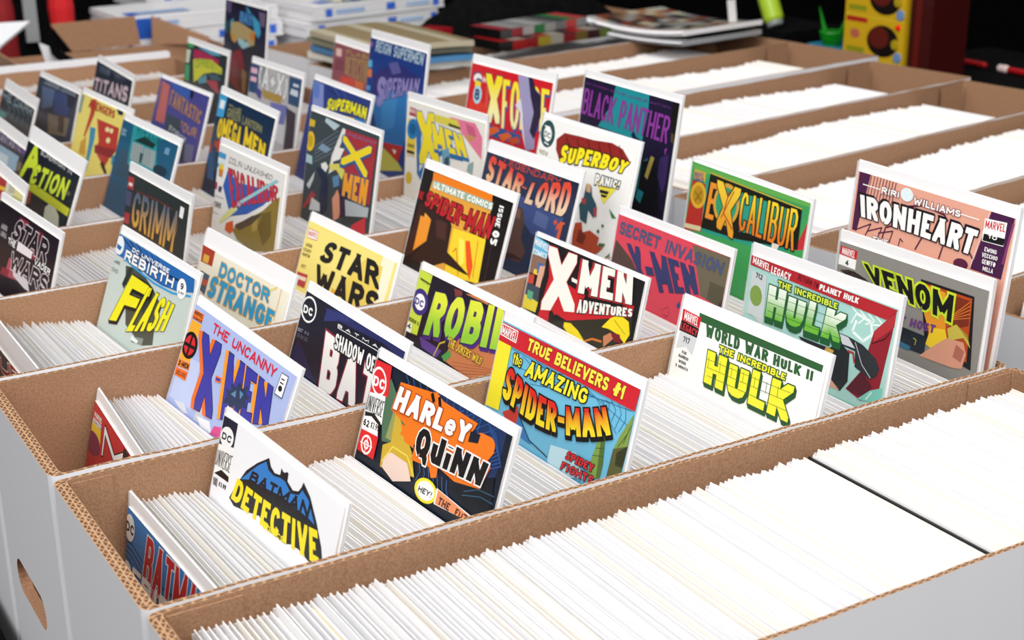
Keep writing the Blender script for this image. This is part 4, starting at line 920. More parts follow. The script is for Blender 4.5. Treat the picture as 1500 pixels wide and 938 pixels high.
('P','b05060',[(5.59,5.47),(8.88,5.54),(9.08,6.97),(5.0,7.51)]),
('P','8a2638',[(4.07,6.81),(6.2,6.63),(6.06,7.41),(3.93,7.61)]),
('P','6a2030',[(11.81,1.15),(13.31,1.15),(13.35,2.21),(11.85,2.23)]),
('P','d8d0d4',[(6.81,5.71),(11.39,6.34),(12.34,7.17),(10.81,7.23),(7.41,6.86)]),
('T','AARON','b8b0b4',[(1.94,2.8),(3.62,2.77),(3.68,3.32),(1.91,3.37)],{}),
('T','LARROCA','b8b0b4',[(2.1,3.52),(3.79,3.52),(3.84,4.04),(2.05,4.06)],{}),
('T','STAR','1b1622',[(6.29,1.39),(15.08,1.51),(14.99,3.66),(4.91,3.55)],{'o':'d8ccd0','ow':0.12,'w':0.24}),
('T','WARS','1b1622',[(6.2,4.75),(16.63,4.56),(16.35,6.32),(5.97,6.4)],{'o':'d8ccd0','ow':0.12,'w':0.24}),
('T','THE','f4f4f2',[(4.52,3.64),(6.71,3.66),(6.6,4.28),(4.52,4.28)],{}),
('T','VADER','f4f4f2',[(12.4,3.8),(16.55,3.83),(16.46,4.42),(12.25,4.4)],{}),
('P','efe8ea',[(7.22,3.38),(11.44,3.41),(11.31,4.17),(7.17,4.32)]),
]),
('grim',3,(24.4, 78.61, 6.21),(0.0433, -0.9986, 0.0315),11.95,'202c2e',1.0,[
('P','a83038',[(0.38,1.47),(2.02,1.41),(2.05,2.72),(0.12,2.78)]),
('P','4a4a68',[(0.2,3.06),(1.87,3.05),(1.72,4.53),(0.08,4.65)]),
('P','a83038',[(0.28,5.4),(1.93,5.27),(1.71,6.49),(0.03,6.53)]),
('P','e8dcd8',[(0.66,2.1),(1.76,2.04),(1.69,2.4),(0.54,2.47)]),
('P','f4f4f2',[(15.21,1.57),(16.21,1.6),(16.04,2.71),(15.08,2.68)]),
('P','3a3024',[(2.5,6.33),(14.48,6.46),(13.74,7.36),(6.49,7.05)]),
('T','GRIMM','5a6678',[(2.5,2.74),(14.76,2.2),(14.38,6.48),(2.39,6.35)],{'g':'d8a040','o':'1a1214','ow':0.08,'w':0.22}),
('L','7a2a28',0.1,[(3.12,2.62),(8.33,2.32),(13.33,2.3)]),
('L','c89040',0.08,[(13.92,6.21),(14.96,3.8),(14.35,2.46)]),
]),
('excalwhite',3,(34.58, 78.61, 7.58),(0.031, -0.9991, 0.03),11.29,'e8e6e3',0.73,[
('P','3f96c8',[(-0.06,1.51),(2.25,1.51),(2.18,2.11),(-0.09,2.16)]),
('P','cfe4ee',[(-0.16,2.36),(2.13,2.2),(2.18,4.2),(0.18,4.26)]),
('E','e8c838',[(1.28,3.39),(1.97,3.37),(1.17,4.16)]),
('P','c87838',[(0.8,3.32),(1.83,3.29),(1.78,4.13),(0.78,4.16)]),
('P','3f96c8',[(-0.04,2.79),(0.73,2.78),(0.55,3.29),(-0.08,3.25)]),
('P','a83040',[(0.1,4.88),(0.69,4.87),(0.7,5.68),(0.15,5.69)]),
('P','4a3a68',[(1.15,5.14),(2.11,5.12),(1.89,5.76),(1.04,5.77)]),
('L','55555a',0.06,[(0.1,6.4),(2.79,6.27)]),
('L','55555a',0.06,[(0.1,8.23),(1.74,8.21)]),
('T','COMIX','55555a',[(0.44,6.95),(2.36,6.85),(2.26,7.5),(0.41,7.59)],{}),
('T','COLIN UNLEASHED','4a484a',[(3.29,1.56),(14.55,1.45),(14.34,1.95),(3.02,2.27)],{'w':0.12}),
('P','2a5cae',[(3.17,2.99),(5.93,3.83),(15.91,2.85),(12.97,4.82),(9.19,6.57),(5.06,7.69),(2.26,4.94)]),
('P','8a7430',[(16.66,3.2),(16.72,6.89),(16.72,8.83),(11.51,9.99),(7.45,9.72),(6.18,9.1),(6.69,8.18),(9.98,6.85),(13.11,5.36),(15.42,3.78)]),
('P','6a5824',[(13.18,5.63),(15.05,4.98),(15.68,7.39),(14.02,8.88),(12.21,7.26)]),
('P','a89048',[(10.73,6.99),(12.0,6.44),(12.28,7.53),(11.02,8.09)]),
('P','4a4034',[(6.39,8.46),(10.59,6.44),(13.18,5.63),(10.8,7.26),(7.9,8.59)]),
('P','d85a24',[(4.17,8.62),(5.89,7.97),(6.32,8.92),(5.54,9.54),(3.99,9.41)]),
('P','d8d890',[(2.59,8.49),(4.52,7.05),(6.16,6.14),(6.83,6.6),(5.06,7.69),(2.37,9.14)]),
('T','EXCALIBUR','c42c3a',[(3.16,2.81),(16.09,2.29),(15.99,3.67),(5.36,6.67)],{'o':'6a1828','ow':0.05,'w':0.26}),
('P','92c8d0',[(15.37,1.67),(16.11,1.7),(7.72,5.76),(6.96,5.66)]),
('P','c8a8c0',[(6.62,5.76),(7.54,5.8),(7.29,6.22),(6.55,6.21)]),
]),
('xmensteel',3,(45.41, 78.61, 9.8),(0.0117, -0.9989, 0.0465),10.06,'39454b',0.58,[
('L','6a7a82',0.1,[(1.92,4.4),(7.71,1.62)]),
('L','6a7a82',0.1,[(2.0,4.82),(7.82,2.11)]),
('L','6a7a82',0.1,[(2.09,5.23),(7.92,2.6)]),
('L','6a7a82',0.1,[(2.18,5.65),(8.02,3.09)]),
('L','6a7a82',0.1,[(2.27,6.06),(8.13,3.58)]),
('P','b8ccd4',[(4.35,0.75),(7.89,1.03),(6.67,1.78),(4.1,1.23)]),
('P','7a98b0',[(3.93,3.65),(6.46,3.88),(5.19,4.52),(3.01,4.39)]),
('P','e6e4de',[(8.65,1.2),(9.66,1.21),(7.11,5.28),(8.54,5.5),(6.34,6.6),(6.62,4.61)]),
('P','ecebe6',[(7.24,3.47),(9.6,3.27),(8.69,4.59),(7.08,5.13)]),
('P','a8303a',[(9.32,1.18),(16.91,1.07),(16.66,7.93),(12.7,7.61),(8.87,5.45),(9.76,3.25)]),
('T','UNCANNY','6a6a98',[(9.36,1.4),(16.8,1.29),(16.72,1.66),(9.31,1.78)],{}),
('P','d8b820',[(-0.36,1.5),(1.67,1.53),(1.53,2.24),(-0.37,2.34)]),
('E','e8c424',[(0.9,3.94),(2.0,3.93),(0.87,5.05)]),
('E','c8a010',[(0.9,3.94),(1.56,3.93),(0.9,4.63)]),
('P','a8c4cc',[(-0.08,5.47),(1.78,5.49),(1.97,6.39),(-0.07,6.4)]),
('P','1d2846',[(3.1,6.52),(5.2,6.26),(6.46,7.19),(6.81,10.46),(5.59,11.44),(4.49,9.65),(4.81,7.76)]),
('P','e8e8e4',[(4.23,5.88),(5.39,5.47),(6.12,5.89),(5.62,6.57),(4.49,6.29)]),
('P','a83840',[(2.57,9.22),(3.73,9.48),(1.19,11.49),(0.47,11.62)]),
('P','c8d0d4',[(1.01,8.87),(2.84,7.02),(2.67,7.97),(1.83,9.19)]),
('P','cfd6d8',[(2.73,9.96),(4.96,10.18),(5.15,11.07),(2.3,11.44)]),
('P','d8d060',[(6.29,5.56),(8.78,5.02),(10.25,5.53),(9.81,6.63),(8.27,5.84),(6.59,6.11)]),
('P','5a88b0',[(7.42,6.73),(9.03,6.17),(9.27,7.32),(8.0,7.83)]),
('P','e0987c',[(7.91,9.05),(9.03,7.8),(10.36,9.21),(10.01,10.77),(8.74,11.31)]),
('P','34203a',[(9.3,7.46),(11.54,8.41),(11.58,10.17),(10.34,10.7)]),
('P','b2babe',[(11.05,8.49),(16.72,8.21),(16.65,9.37),(11.58,10.17)]),
('P','30363c',[(11.26,10.23),(16.62,9.23),(16.43,9.85),(10.79,11.22)]),
('P','c8303a',[(13.37,10.72),(16.31,9.29),(16.61,11.41),(12.85,11.41)]),
('T','X','f0d828',[(9.07,1.91),(16.01,1.97),(15.51,5.28),(9.18,4.96)],{'o':'2a5a90','ow':0.1,'s':'2a5a90','sd':(-0.2,0.3),'w':0.32}),
('T','MEN','f0a028',[(10.28,5.7),(16.11,5.37),(15.95,8.2),(10.21,8.2)],{'o':'2a4a78','ow':0.12,'w':0.34}),
]),
('xmenwhite',3,(57.51, 78.61, 10.19),(0.0296, -0.9993, 0.0228),5.27,'ece8df',0.89,[
('P','a84040',[(0.85,1.63),(2.47,1.66),(2.32,2.62),(0.7,2.6)]),
('T','MARVEL','e8d8d0',[(0.93,1.77),(2.41,1.79),(2.32,2.28),(0.77,2.26)],{}),
('P','e0c438',[(0.56,2.98),(2.58,3.03),(2.37,7.35),(0.44,7.36)]),
('E','1f78b0',[(1.69,4.08),(2.98,4.1),(1.46,5.3)]),
('E','165a88',[(1.69,4.08),(2.44,4.09),(1.58,4.77)]),
('P','2a2a2a',[(0.52,6.7),(2.32,6.64),(2.28,6.96),(0.48,7.03)]),
('P','cfc8b8',[(0.49,7.11),(2.29,7.07),(2.21,7.37),(0.45,7.44)]),
('T','COMICS','4a3a30',[(0.62,5.88),(2.35,5.83),(2.28,6.24),(0.56,6.29)],{}),
('E','d8b838',[(1.26,9.88),(2.02,9.85),(1.16,10.63)]),
('P','e27a98',[(9.8,1.39),(15.3,1.23),(16.88,2.52),(16.92,4.88),(12.57,2.7)]),
('P','c85a80',[(13.33,1.53),(15.06,1.71),(15.72,2.64),(14.02,2.76)]),
('P','c89058',[(13.73,2.66),(15.44,2.68),(14.66,3.41),(13.48,3.15)]),
('P','d8cc4a',[(5.25,1.61),(11.59,1.5),(12.55,2.47),(7.48,2.43),(5.14,2.17)]),
('P','3a3a20',[(9.72,2.09),(12.23,2.15),(12.4,2.42),(9.74,2.39)]),
('P','2a6aa4',[(2.28,2.13),(3.86,3.93),(3.61,8.72),(5.08,7.19),(8.34,5.37),(13.68,5.22),(13.15,5.77),(8.4,5.98),(4.34,9.83),(3.15,8.97)]),
('T','X','f0da2a',[(2.48,1.86),(6.32,1.53),(8.23,6.94),(3.69,7.75)],{'o':'2a6aa4','ow':0.1,'w':0.3}),
('T','MEN','f0da2a',[(6.02,2.65),(12.65,2.91),(14.25,5.2),(6.88,5.47)],{'o':'2a6aa4','ow':0.12,'s':'2a6aa4','sd':(0.15,0.3),'w':0.32}),
('P','6aa0b8',[(8.64,5.32),(10.1,4.77),(10.56,6.53),(8.83,7.46)]),
('P','3a4a58',[(9.32,6.13),(10.18,5.68),(10.32,7.19),(9.12,7.25)]),
('P','8aa8a8',[(14.32,5.86),(15.41,5.37),(15.28,6.9),(14.1,6.66)]),
]),
('xforce',3,(66.3, 78.61, 13.69),(0.0235, -0.9994, 0.0256),10.83,'cb1f2a',1.04,[
('P','d83a2c',[(0.74,5.22),(4.78,5.29),(4.92,7.02),(0.8,6.67)]),
('E','8a3a58',[(1.73,2.35),(2.83,2.45),(1.4,2.88)]),
('E','e8e4e0',[(1.9,2.65),(2.83,2.69),(1.8,3.23)]),
('E','4a5a98',[(2.1,2.95),(2.81,2.95),(1.97,3.31)]),
('P','e8d02a',[(1.4,2.88),(2.65,2.95),(2.97,5.39),(1.71,5.33)]),
('E','a8d0dc',[(2.28,4.52),(3.23,4.59),(2.24,5.57)]),
('T','8','2a3a6a',[(1.63,3.81),(2.73,3.85),(2.76,5.18),(1.65,5.09)],{'w':0.25}),
('T','M','f0d8d0',[(3.03,2.27),(3.71,2.3),(3.76,2.97),(3.08,2.95)],{}),
('P','d0503a',[(3.94,3.19),(4.56,3.26),(4.9,5.75),(4.29,5.76)]),
('P','2a5a98',[(5.04,7.49),(12.41,7.59),(12.68,8.63),(5.21,8.74)]),
('P','e0662a',[(5.45,7.9),(7.43,7.44),(8.12,7.8),(6.26,8.73)]),
('P','e0662a',[(7.95,8.3),(9.85,7.69),(10.8,8.0),(9.0,8.92)]),
('P','c8502a',[(10.04,8.44),(11.9,7.83),(12.6,8.33),(11.03,8.9)]),
('T','X','f2de2a',[(3.58,1.8),(7.16,1.75),(7.87,7.05),(5.23,7.3)],{'g':'f4f0b0','o':'1a2a5a','ow':0.1,'w':0.32}),
('T','FORCE','f2e038',[(7.36,1.96),(16.86,1.87),(17.47,6.34),(8.38,7.45)],{'g':'e8e8a8','o':'c83a30','ow':0.08,'s':'2a5aa0','sd':(0.2,0.25),'w':0.26}),
('P','9a96bc',[(10.32,1.09),(13.23,0.98),(13.92,2.03),(15.46,2.73),(15.89,4.92),(15.25,6.68),(15.6,8.6),(13.91,9.04),(12.56,5.41),(10.67,4.69),(11.42,3.74)]),
('P','2c2440',[(12.41,1.01),(13.3,1.02),(14.26,2.29),(15.46,2.73),(15.94,4.91),(15.21,7.6),(14.18,6.85),(14.46,4.68),(13.34,3.02)]),
('P','d8d4e4',[(10.61,4.47),(11.52,3.57),(12.38,5.29),(13.87,8.89),(12.99,7.65),(11.76,5.07)]),
]),
('leftfragment',4,(14.11, 98.59, 4.75),(0.0, -1.0, 0.0),19.0,'d8d8c8',1.2,[
('P','a81c24',[(6.59,1.35),(10.14,1.09),(10.03,3.27),(8.63,3.59)]),
('P','e8b830',[(7.38,2.22),(10.07,1.93),(10.03,2.35),(7.77,2.65)]),
('P','e0d890',[(13.05,1.16),(16.78,0.93),(16.86,1.9),(14.1,2.33)]),
('P','b8b8a0',[(11.4,1.12),(13.65,0.93),(13.98,1.76),(11.48,2.12)]),
('L','8a9a5a',0.1,[(13.13,2.15),(18.28,1.76)]),
]),
('action',4,(19.23, 98.57, 7.27),(0.0638, -0.9971, -0.0418),21.0,'151d2b',1.75,[
('P','2a2c2e',[(4.58,6.24),(9.35,6.7),(9.25,9.7),(3.78,9.28)]),
('P','a85040',[(4.08,6.59),(5.13,6.53),(5.6,7.92),(4.54,8.2)]),
('P','3a3438',[(5.58,7.49),(10.14,6.92),(10.22,8.58),(5.38,8.84)]),
('P','5a8a5a',[(3.44,8.06),(4.73,8.04),(4.56,8.63)]),
('P','202a2c',[(13.17,6.93),(16.33,6.48),(16.43,8.1),(14.24,8.3)]),
('P','d4d4c0',[(10.27,7.09),(11.26,6.41),(13.01,6.35),(14.65,6.94),(15.37,8.09),(13.75,8.44),(10.59,8.27)]),
('P','c8cc30',[(3.81,5.68),(17.0,5.48),(16.93,6.36),(4.15,6.68)]),
('T','SUPERMAN IN','c8c8c8',[(4.96,1.78),(14.97,1.72),(15.06,2.21),(4.87,2.3)],{'w':0.2}),
('T','A','c9dc38',[(1.59,0.91),(4.64,0.75),(5.57,4.7),(0.24,6.15)],{'o':'0a0e14','ow':0.08,'w':0.24}),
('T','CTION','c9dc38',[(4.55,3.49),(15.31,2.76),(14.8,5.09),(3.57,5.96)],{'o':'0a0e14','ow':0.08,'w':0.26}),
('T','WEEKLY','8a8a70',[(14.67,3.95),(16.09,3.93),(16.13,4.28),(14.74,4.34)],{}),
]),
('teal',4,(30.16, 98.58, 7.43),(0.0507, -0.9987, 0.0022),19.47,'1d5878',0.8,[
('P','2f5068',[(1.79,4.09),(4.5,4.07),(5.75,7.4),(1.99,7.22)]),
('P','2a939a',[(3.62,0.62),(12.77,0.58),(13.72,5.72),(4.45,5.39)]),
('P','1d5878',[(11.19,1.03),(16.44,0.99),(16.98,4.45),(13.04,4.63)]),
('P','93a0a2',[(4.62,2.74),(8.04,2.61),(8.49,4.67),(4.92,4.73)]),
('P','93a0a2',[(8.34,2.68),(11.73,2.55),(12.24,4.56),(8.56,4.58)]),
('P','2c3a3c',[(7.44,3.5),(8.28,3.47),(8.37,4.61),(7.7,4.59)]),
('P','15302e',[(7.69,1.52),(11.26,1.81),(10.78,2.38),(4.84,2.53)]),
('L','5a6a6c',0.08,[(5.47,2.82),(5.95,4.6)]),
('L','5a6a6c',0.08,[(6.42,2.79),(6.9,4.57)]),
('L','5a6a6c',0.08,[(7.36,2.76),(7.83,4.53)]),
('L','5a6a6c',0.08,[(8.29,2.73),(8.76,4.49)]),
('L','5a6a6c',0.08,[(9.21,2.7),(9.68,4.45)]),
('L','5a6a6c',0.08,[(10.12,2.66),(10.59,4.41)]),
('E','123044',[(14.04,4.27),(16.02,4.18),(13.99,4.83)]),
('P','6a98b8',[(14.19,1.57),(15.36,1.51),(15.43,2.27),(14.04,2.31)]),
('T','DC','8ab0c8',[(0.75,1.79),(2.09,1.75),(2.15,2.54),(0.82,2.61)],{}),
('T','TITANS','1a6a70',[(4.99,1.03),(12.39,0.97),(12.28,1.78),(4.86,1.87)],{'w':0.24}),
]),
('omega',4,(42.19, 98.59, 9.41),(0.0075, -0.9999, -0.0085),15.89,'152e4a',0.88,[
('P','3f9fd0',[(-0.11,0.95),(2.71,0.91),(2.62,3.5),(0.4,3.69)]),
('P','e8eef0',[(0.82,1.57),(2.31,1.53),(2.14,2.58),(0.81,2.59)]),
('T','GREEN LANTERN','8a8a58',[(3.51,2.1),(14.22,2.27),(14.37,3.1),(3.49,3.22)],{'w':0.2,'sl':0.1}),
('T','THE','8a8a58',[(3.57,1.65),(7.61,1.57),(7.61,2.12),(3.56,2.2)],{}),
('P','c43a28',[(0.43,6.98),(4.09,5.79),(12.13,5.7),(16.27,6.32),(12.83,7.06),(5.9,6.99),(0.52,8.33)]),
('P','33485a',[(-0.13,5.04),(1.44,4.51),(3.66,9.9),(1.44,10.38)]),
('T','OMEGA','e8c828',[(1.4,3.84),(8.82,3.64),(8.96,6.13),(1.75,6.26)],{'o':'2a1a18','ow':0.1,'arch':-0.4,'w':0.3}),
('T','MEN','e8c828',[(9.7,3.15),(16.17,4.01),(16.47,5.65),(9.99,5.7)],{'o':'2a1a18','ow':0.1,'w':0.3}),
('P','2a5a88',[(0.05,8.44),(1.78,7.74),(3.35,11.16),(1.31,11.27)]),
('P','a84a38',[(1.42,6.61),(2.47,6.4),(2.66,7.21),(1.54,7.27)]),
]),
('superman',4,(54.56, 98.59, 9.57),(-0.0187, -0.9998, 0.0094),15.49,'2a3c7c',0.65,[
('P','7f8cc4',[(0.24,0.84),(3.52,0.86),(4.73,3.77),(1.35,3.98)]),
('P','5a7ac0',[(0.52,0.97),(2.27,0.97),(2.9,2.69),(1.2,2.79)]),
('L','4a6aa8',0.12,[(8.63,0.59),(10.67,1.44)]),
('L','16204a',0.15,[(5.61,1.23),(9.16,1.68)]),
('L','4a6aa8',0.12,[(6.63,0.73),(8.78,1.74)]),
('T','SUPERMAN','eae222',[(5.76,2.22),(16.7,1.6),(16.89,2.95),(5.48,3.73)],{'o':'16204a','ow':0.12,'w':0.3,'arch':-0.3}),
('P','c8b838',[(10.85,3.49),(17.14,3.07),(17.14,3.31),(10.78,3.76)]),
('P','3a7ac0',[(13.92,3.22),(16.93,3.02),(17.0,3.99),(14.35,4.13)]),
]),
('legion',4,(62.76, 98.58, 14.32),(-0.0532, -0.9979, 0.0364),8.83,'173a84',1.0,[
('P','2a3a78',[(-0.5,0.85),(1.3,0.9),(1.04,3.68),(-0.31,3.83)]),
('P','8a5a98',[(-0.23,1.51),(1.14,1.49),(1.09,2.07),(-0.22,2.09)]),
('P','d8783a',[(0.12,4.94),(1.49,4.9),(1.54,5.93),(0.17,5.98)]),
('P','58b0d0',[(-0.13,3.81),(1.35,3.76),(1.44,4.67),(-0.11,4.74)]),
('P','4a9ad0',[(-0.01,7.05),(1.48,6.98),(1.49,7.56),(-0.18,7.66)]),
('T','REIGN SUPERMEN','a8c0cc',[(2.24,1.15),(16.65,1.12),(16.37,2.56),(1.97,2.55)],{'w':0.24,'o':'173a84','ow':0.05}),
('P','2c2c70',[(2.07,5.63),(4.95,4.15),(7.78,4.04),(10.38,3.29),(13.72,3.78),(16.37,3.89),(16.15,5.21),(2.29,7.92)]),
('P','5a5a98',[(6.53,3.51),(9.21,2.99),(10.57,4.15),(7.92,4.7)]),
('P','2878ba',[(2.2,8.86),(5.61,7.02),(17.05,5.74),(15.81,8.3),(13.09,12.8),(5.92,13.52)]),
('P','3a8ac8',[(5.35,8.43),(10.14,7.1),(9.91,10.95),(6.15,11.98)]),
('P','c62a28',[(6.17,13.36),(13.2,12.78),(12.52,13.91),(12.19,14.86),(9.57,14.41)]),
('P','f0e8e0',[(9.96,13.66),(11.35,13.61),(10.92,14.18)]),
('P','cfc856',[(5.94,13.63),(8.97,14.28),(12.22,14.97),(13.76,15.71),(6.7,16.98)]),
('P','5a6a68',[(5.33,13.5),(7.04,13.33),(7.21,14.11),(5.76,14.12)]),
('T','SUPERMAN','8e86be',[(4.24,5.6),(16.16,4.13),(15.87,5.79),(4.33,8.57)],{'w':0.26,'o':'2c2c70','ow':0.08}),
('T','S','8e86be',[(3.79,5.42),(6.65,5.3),(5.78,9.05),(3.66,9.23)],{'w':0.28}),
]),
('avengers',5,(30.8, 118.55, 7.16),(0.0623, -0.9981, -0.0016),18.0,'e6d672',0.71,[
('P','20303a',[(12.61,0.51),(14.94,0.54),(14.87,1.23),(13.52,1.29)]),
('P','8a9a88',[(-0.21,0.94),(1.3,0.88),(1.14,3.25),(0.1,3.25)]),
('P','b83c34',[(7.04,2.94),(14.61,2.81),(15.17,5.45),(13.66,6.09),(13.34,7.19),(12.5,8.23),(9.51,7.25),(8.17,6.62),(9.04,5.58)]),
('P','8a2c30',[(7.89,6.15),(15.17,5.45),(14.01,6.71),(8.45,7.1)]),
('E','e8d8a0',[(11.07,3.63),(11.77,3.6),(11.02,3.95)]),
('E','e8d8a0',[(12.45,3.55),(13.05,3.53),(12.4,3.87)]),
('E','e8d8a0',[(12.01,4.84),(12.7,4.82),(11.97,5.2)]),
('P','3c8cb0',[(5.33,4.31),(7.23,4.15),(7.52,5.51),(6.96,9.71),(6.19,9.69),(5.91,6.17)]),
('P','3c8cb0',[(14.26,6.32),(15.52,6.07),(15.68,7.58),(14.37,7.33)]),
('P','2a2024',[(11.62,7.53),(13.63,8.52),(13.47,9.07),(10.93,8.02)]),
('P','c89a40',[(3.15,6.68),(4.62,5.69),(5.48,8.04),(3.21,8.12)]),
('P','b84030',[(4.14,0.95),(5.64,0.53),(5.86,2.62),(4.16,5.78),(3.7,5.86),(4.4,2.69)]),
('T','AVENGERS','a83228',[(3.4,0.99),(12.45,1.05),(12.51,1.99),(3.31,2.13)],{'w':0.32}),
]),
('purple',5,(41.21, 118.55, 7.51),(0.0434, -0.9979, 0.0484),18.26,'46468a',0.47,[
('P','b8645e',[(0.79,0.84),(3.88,1.06),(4.65,6.06),(1.42,6.11)]),
('P','8a5a6a',[(0.5,1.24),(1.55,1.31),(1.84,4.59),(1.04,4.5)]),
('P','3a5aa8',[(4.07,0.49),(11.25,0.61),(10.74,2.26),(6.28,1.88)]),
('P','1a1a28',[(10.94,0.47),(12.11,0.52),(12.21,1.56),(11.25,1.49)]),
('T','FANTASTIC','a87a5c',[(4.78,1.36),(16.08,2.5),(16.23,4.21),(4.96,3.48)],{'o':'3a2c3c','ow':0.06,'w':0.26}),
('T','FOUR','a87a5c',[(9.7,4.69),(15.74,4.8),(15.71,6.02),(9.67,5.95)],{'w':0.26}),
('P','3a4650',[(4.83,4.59),(10.15,4.64),(10.52,7.08),(5.48,6.68)]),
('T','FORCE','b0b4b8',[(6.71,5.8),(13.04,6.56),(13.05,7.44),(6.72,6.7)],{'w':0.22}),
('P','6a6a88',[(11.57,7.29),(15.93,6.86),(16.3,9.24),(12.2,9.33)]),
('P','3a3a4a',[(10.52,7.08),(12.87,7.11),(13.85,9.79),(11.15,9.13)]),
('P','5a4a80',[(16.0,5.28),(17.66,5.06),(18.45,9.09),(17.13,9.12)]),
]),
('ax',5,(54.1, 118.56, 8.72),(0.0129, -0.9988, 0.0481),11.44,'b4b2b4',0.77,[
('P','274a70',[(0.14,0.92),(3.15,0.94),(3.44,4.75),(0.29,4.83)]),
('P','274a70',[(13.27,0.97),(17.67,0.94),(17.67,4.51),(13.75,4.46)]),
('P','e0b0c4',[(0.38,1.46),(2.56,1.42),(2.61,2.16),(0.38,2.2)]),
('P','e0b0c4',[(0.6,2.65),(2.63,2.62),(2.61,3.27),(0.48,3.31)]),
('P','c8d0dc',[(14.77,1.69),(16.5,1.68),(16.5,2.03),(14.69,2.05)]),
('P','c8d0dc',[(14.32,2.44),(16.49,2.47),(16.57,3.24),(14.07,3.18)]),
('P','8f8f94',[(4.03,0.63),(5.46,0.68),(5.66,3.21),(4.13,3.2)]),
('T','(A+X)','e2e2e0',[(3.18,0.68),(13.2,1.06),(12.89,4.56),(3.25,3.48)],{'o':'3a4a5a','ow':0.1,'w':0.22}),
('P','a88a48',[(4.88,3.85),(11.79,3.79),(11.63,4.89),(5.62,4.87)]),
('P','6a6cac',[(8.04,5.13),(13.84,4.8),(13.23,7.55),(9.85,7.64)]),
('P','4a4c88',[(2.4,3.57),(4.97,4.21),(4.79,5.33),(3.25,4.96)]),
('P','c8c8cc',[(10.51,7.55),(13.61,7.32),(13.87,9.98),(10.18,9.77)]),
('P','3a3440',[(13.45,5.02),(16.6,5.34),(17.02,10.23),(14.05,10.67),(14.09,7.44)]),
]),
('brown',5,(66.57, 118.57, 10.78),(0.0, -1.0, 0.0),9.0,'8a4a52',0.93,[
('P','dcb8b0',[(0.9,1.69),(2.7,1.6),(2.8,2.66),(1.0,2.73)]),
('T','FLASH','9c8c50',[(4.23,1.42),(12.37,1.21),(12.31,1.86),(4.16,2.09)],{'w':0.26}),
('T','DETECTIVE','9c8c50',[(4.22,2.37),(12.13,1.97),(12.01,5.12),(4.46,4.79)],{'w':0.26}),
('P','c8483a',[(3.3,5.26),(7.24,4.93),(7.95,6.14),(3.05,6.16)]),
('P','7a3a48',[(1.01,3.2),(3.69,3.01),(3.81,4.51),(1.13,4.72)]),
('P','c86a40',[(7.7,5.05),(10.74,5.13),(10.54,6.1),(7.95,6.14)]),
]),
('darkjla',6,(30.25, 138.53, 6.32),(0.0509, -0.9987, 0.0075),17.0,'3a4050',0.68,[
('P','5a6a8a',[(2.28,1.81),(7.61,1.59),(7.71,3.86),(3.45,4.93)]),
('P','6a6a70',[(4.03,0.59),(9.39,0.57),(9.24,1.35),(4.54,1.48)]),
('P','3a4a78',[(7.61,1.59),(15.1,1.57),(14.35,4.28),(8.75,4.64)]),
('P','8a7a68',[(6.55,5.0),(15.48,4.28),(15.16,6.75),(8.05,7.62)]),
('P','5a4a40',[(11.0,4.46),(13.21,4.28),(13.93,6.59),(11.63,6.62)]),
('P','2a2c38',[(12.78,0.44),(16.67,0.41),(15.85,2.93),(13.59,2.92)]),
('T','JUSTICE LEAGUE','8a98a8',[(2.8,0.58),(16.16,0.49),(16.13,1.23),(2.69,1.46)],{'w':0.22}),
]),
('titan',6,(38.56, 138.53, 8.13),(-0.0223, -0.9988, -0.0443),15.0,'1d2738',0.79,[
('P','3a4658',[(1.41,1.02),(7.68,0.95),(6.99,2.06),(1.75,2.14)]),
('P','2c3648',[(9.31,1.39),(14.44,1.11),(13.59,1.85),(9.03,2.03)]),
('T','THE TEEN','6a7688',[(2.38,1.42),(14.23,0.77),(14.2,1.25),(2.33,1.92)],{'w':0.2}),
('T','TITANS','d6c0c8',[(0.72,3.14),(16.14,1.79),(16.17,3.95),(0.62,4.96)],{'w':0.3}),
]),
('green',6,(52.01, 138.53, 9.07),(-0.0082, -0.9993, 0.0365),11.0,'1c2a32',0.78,[
('P','3a9a60',[(0.0,0.8),(3.08,0.64),(3.07,1.37),(0.64,1.47)]),
('P','c8d8c0',[(0.28,1.8),(2.06,1.76),(1.71,3.69),(0.36,3.7)]),
('P','3a9a60',[(0.44,3.98),(2.22,3.93),(2.42,6.25),(0.37,6.2)]),
('P','5aa0b8',[(5.25,0.57),(13.28,0.74),(15.0,1.11),(11.0,1.4),(5.83,1.09)]),
('P','a81c50',[(3.14,1.65),(5.02,1.31),(11.04,1.54),(14.17,1.76),(14.13,2.32),(9.19,2.44),(3.71,2.89)]),
('P','c8c838',[(3.5,2.92),(6.21,2.48),(11.19,2.08),(15.65,2.7),(15.67,3.53),(12.44,3.63),(8.46,4.37),(6.19,5.5),(4.61,6.13)]),
('T','GREEN','7a9a30',[(4.56,2.8),(15.1,2.9),(15.09,3.6),(4.49,4.11)],{'arch':-0.5,'w':0.2}),
('P','3a5a64',[(10.1,4.18),(14.11,3.71),(15.9,4.34),(11.94,4.81)]),
('P','5a90a0',[(6.19,5.5),(9.69,4.23),(10.03,5.47),(6.76,6.01)]),
('P','a84050',[(9.51,5.1),(14.37,4.66),(15.24,6.34),(12.25,5.9)]),
]),
('tall',6,(58.32, 138.52, 14.04),(-0.0146, -0.9972, 0.0739),8.0,'161a36',0.35,[
('P','5a4a70',[(0.83,0.55),(2.76,0.33),(2.52,2.21),(0.75,1.86)]),
('P','6a5a78',[(13.9,0.86),(16.62,0.88),(16.45,2.8),(14.87,2.61)]),
('P','10101c',[(2.77,0.47),(9.01,0.09),(7.08,1.29),(4.12,1.13)]),
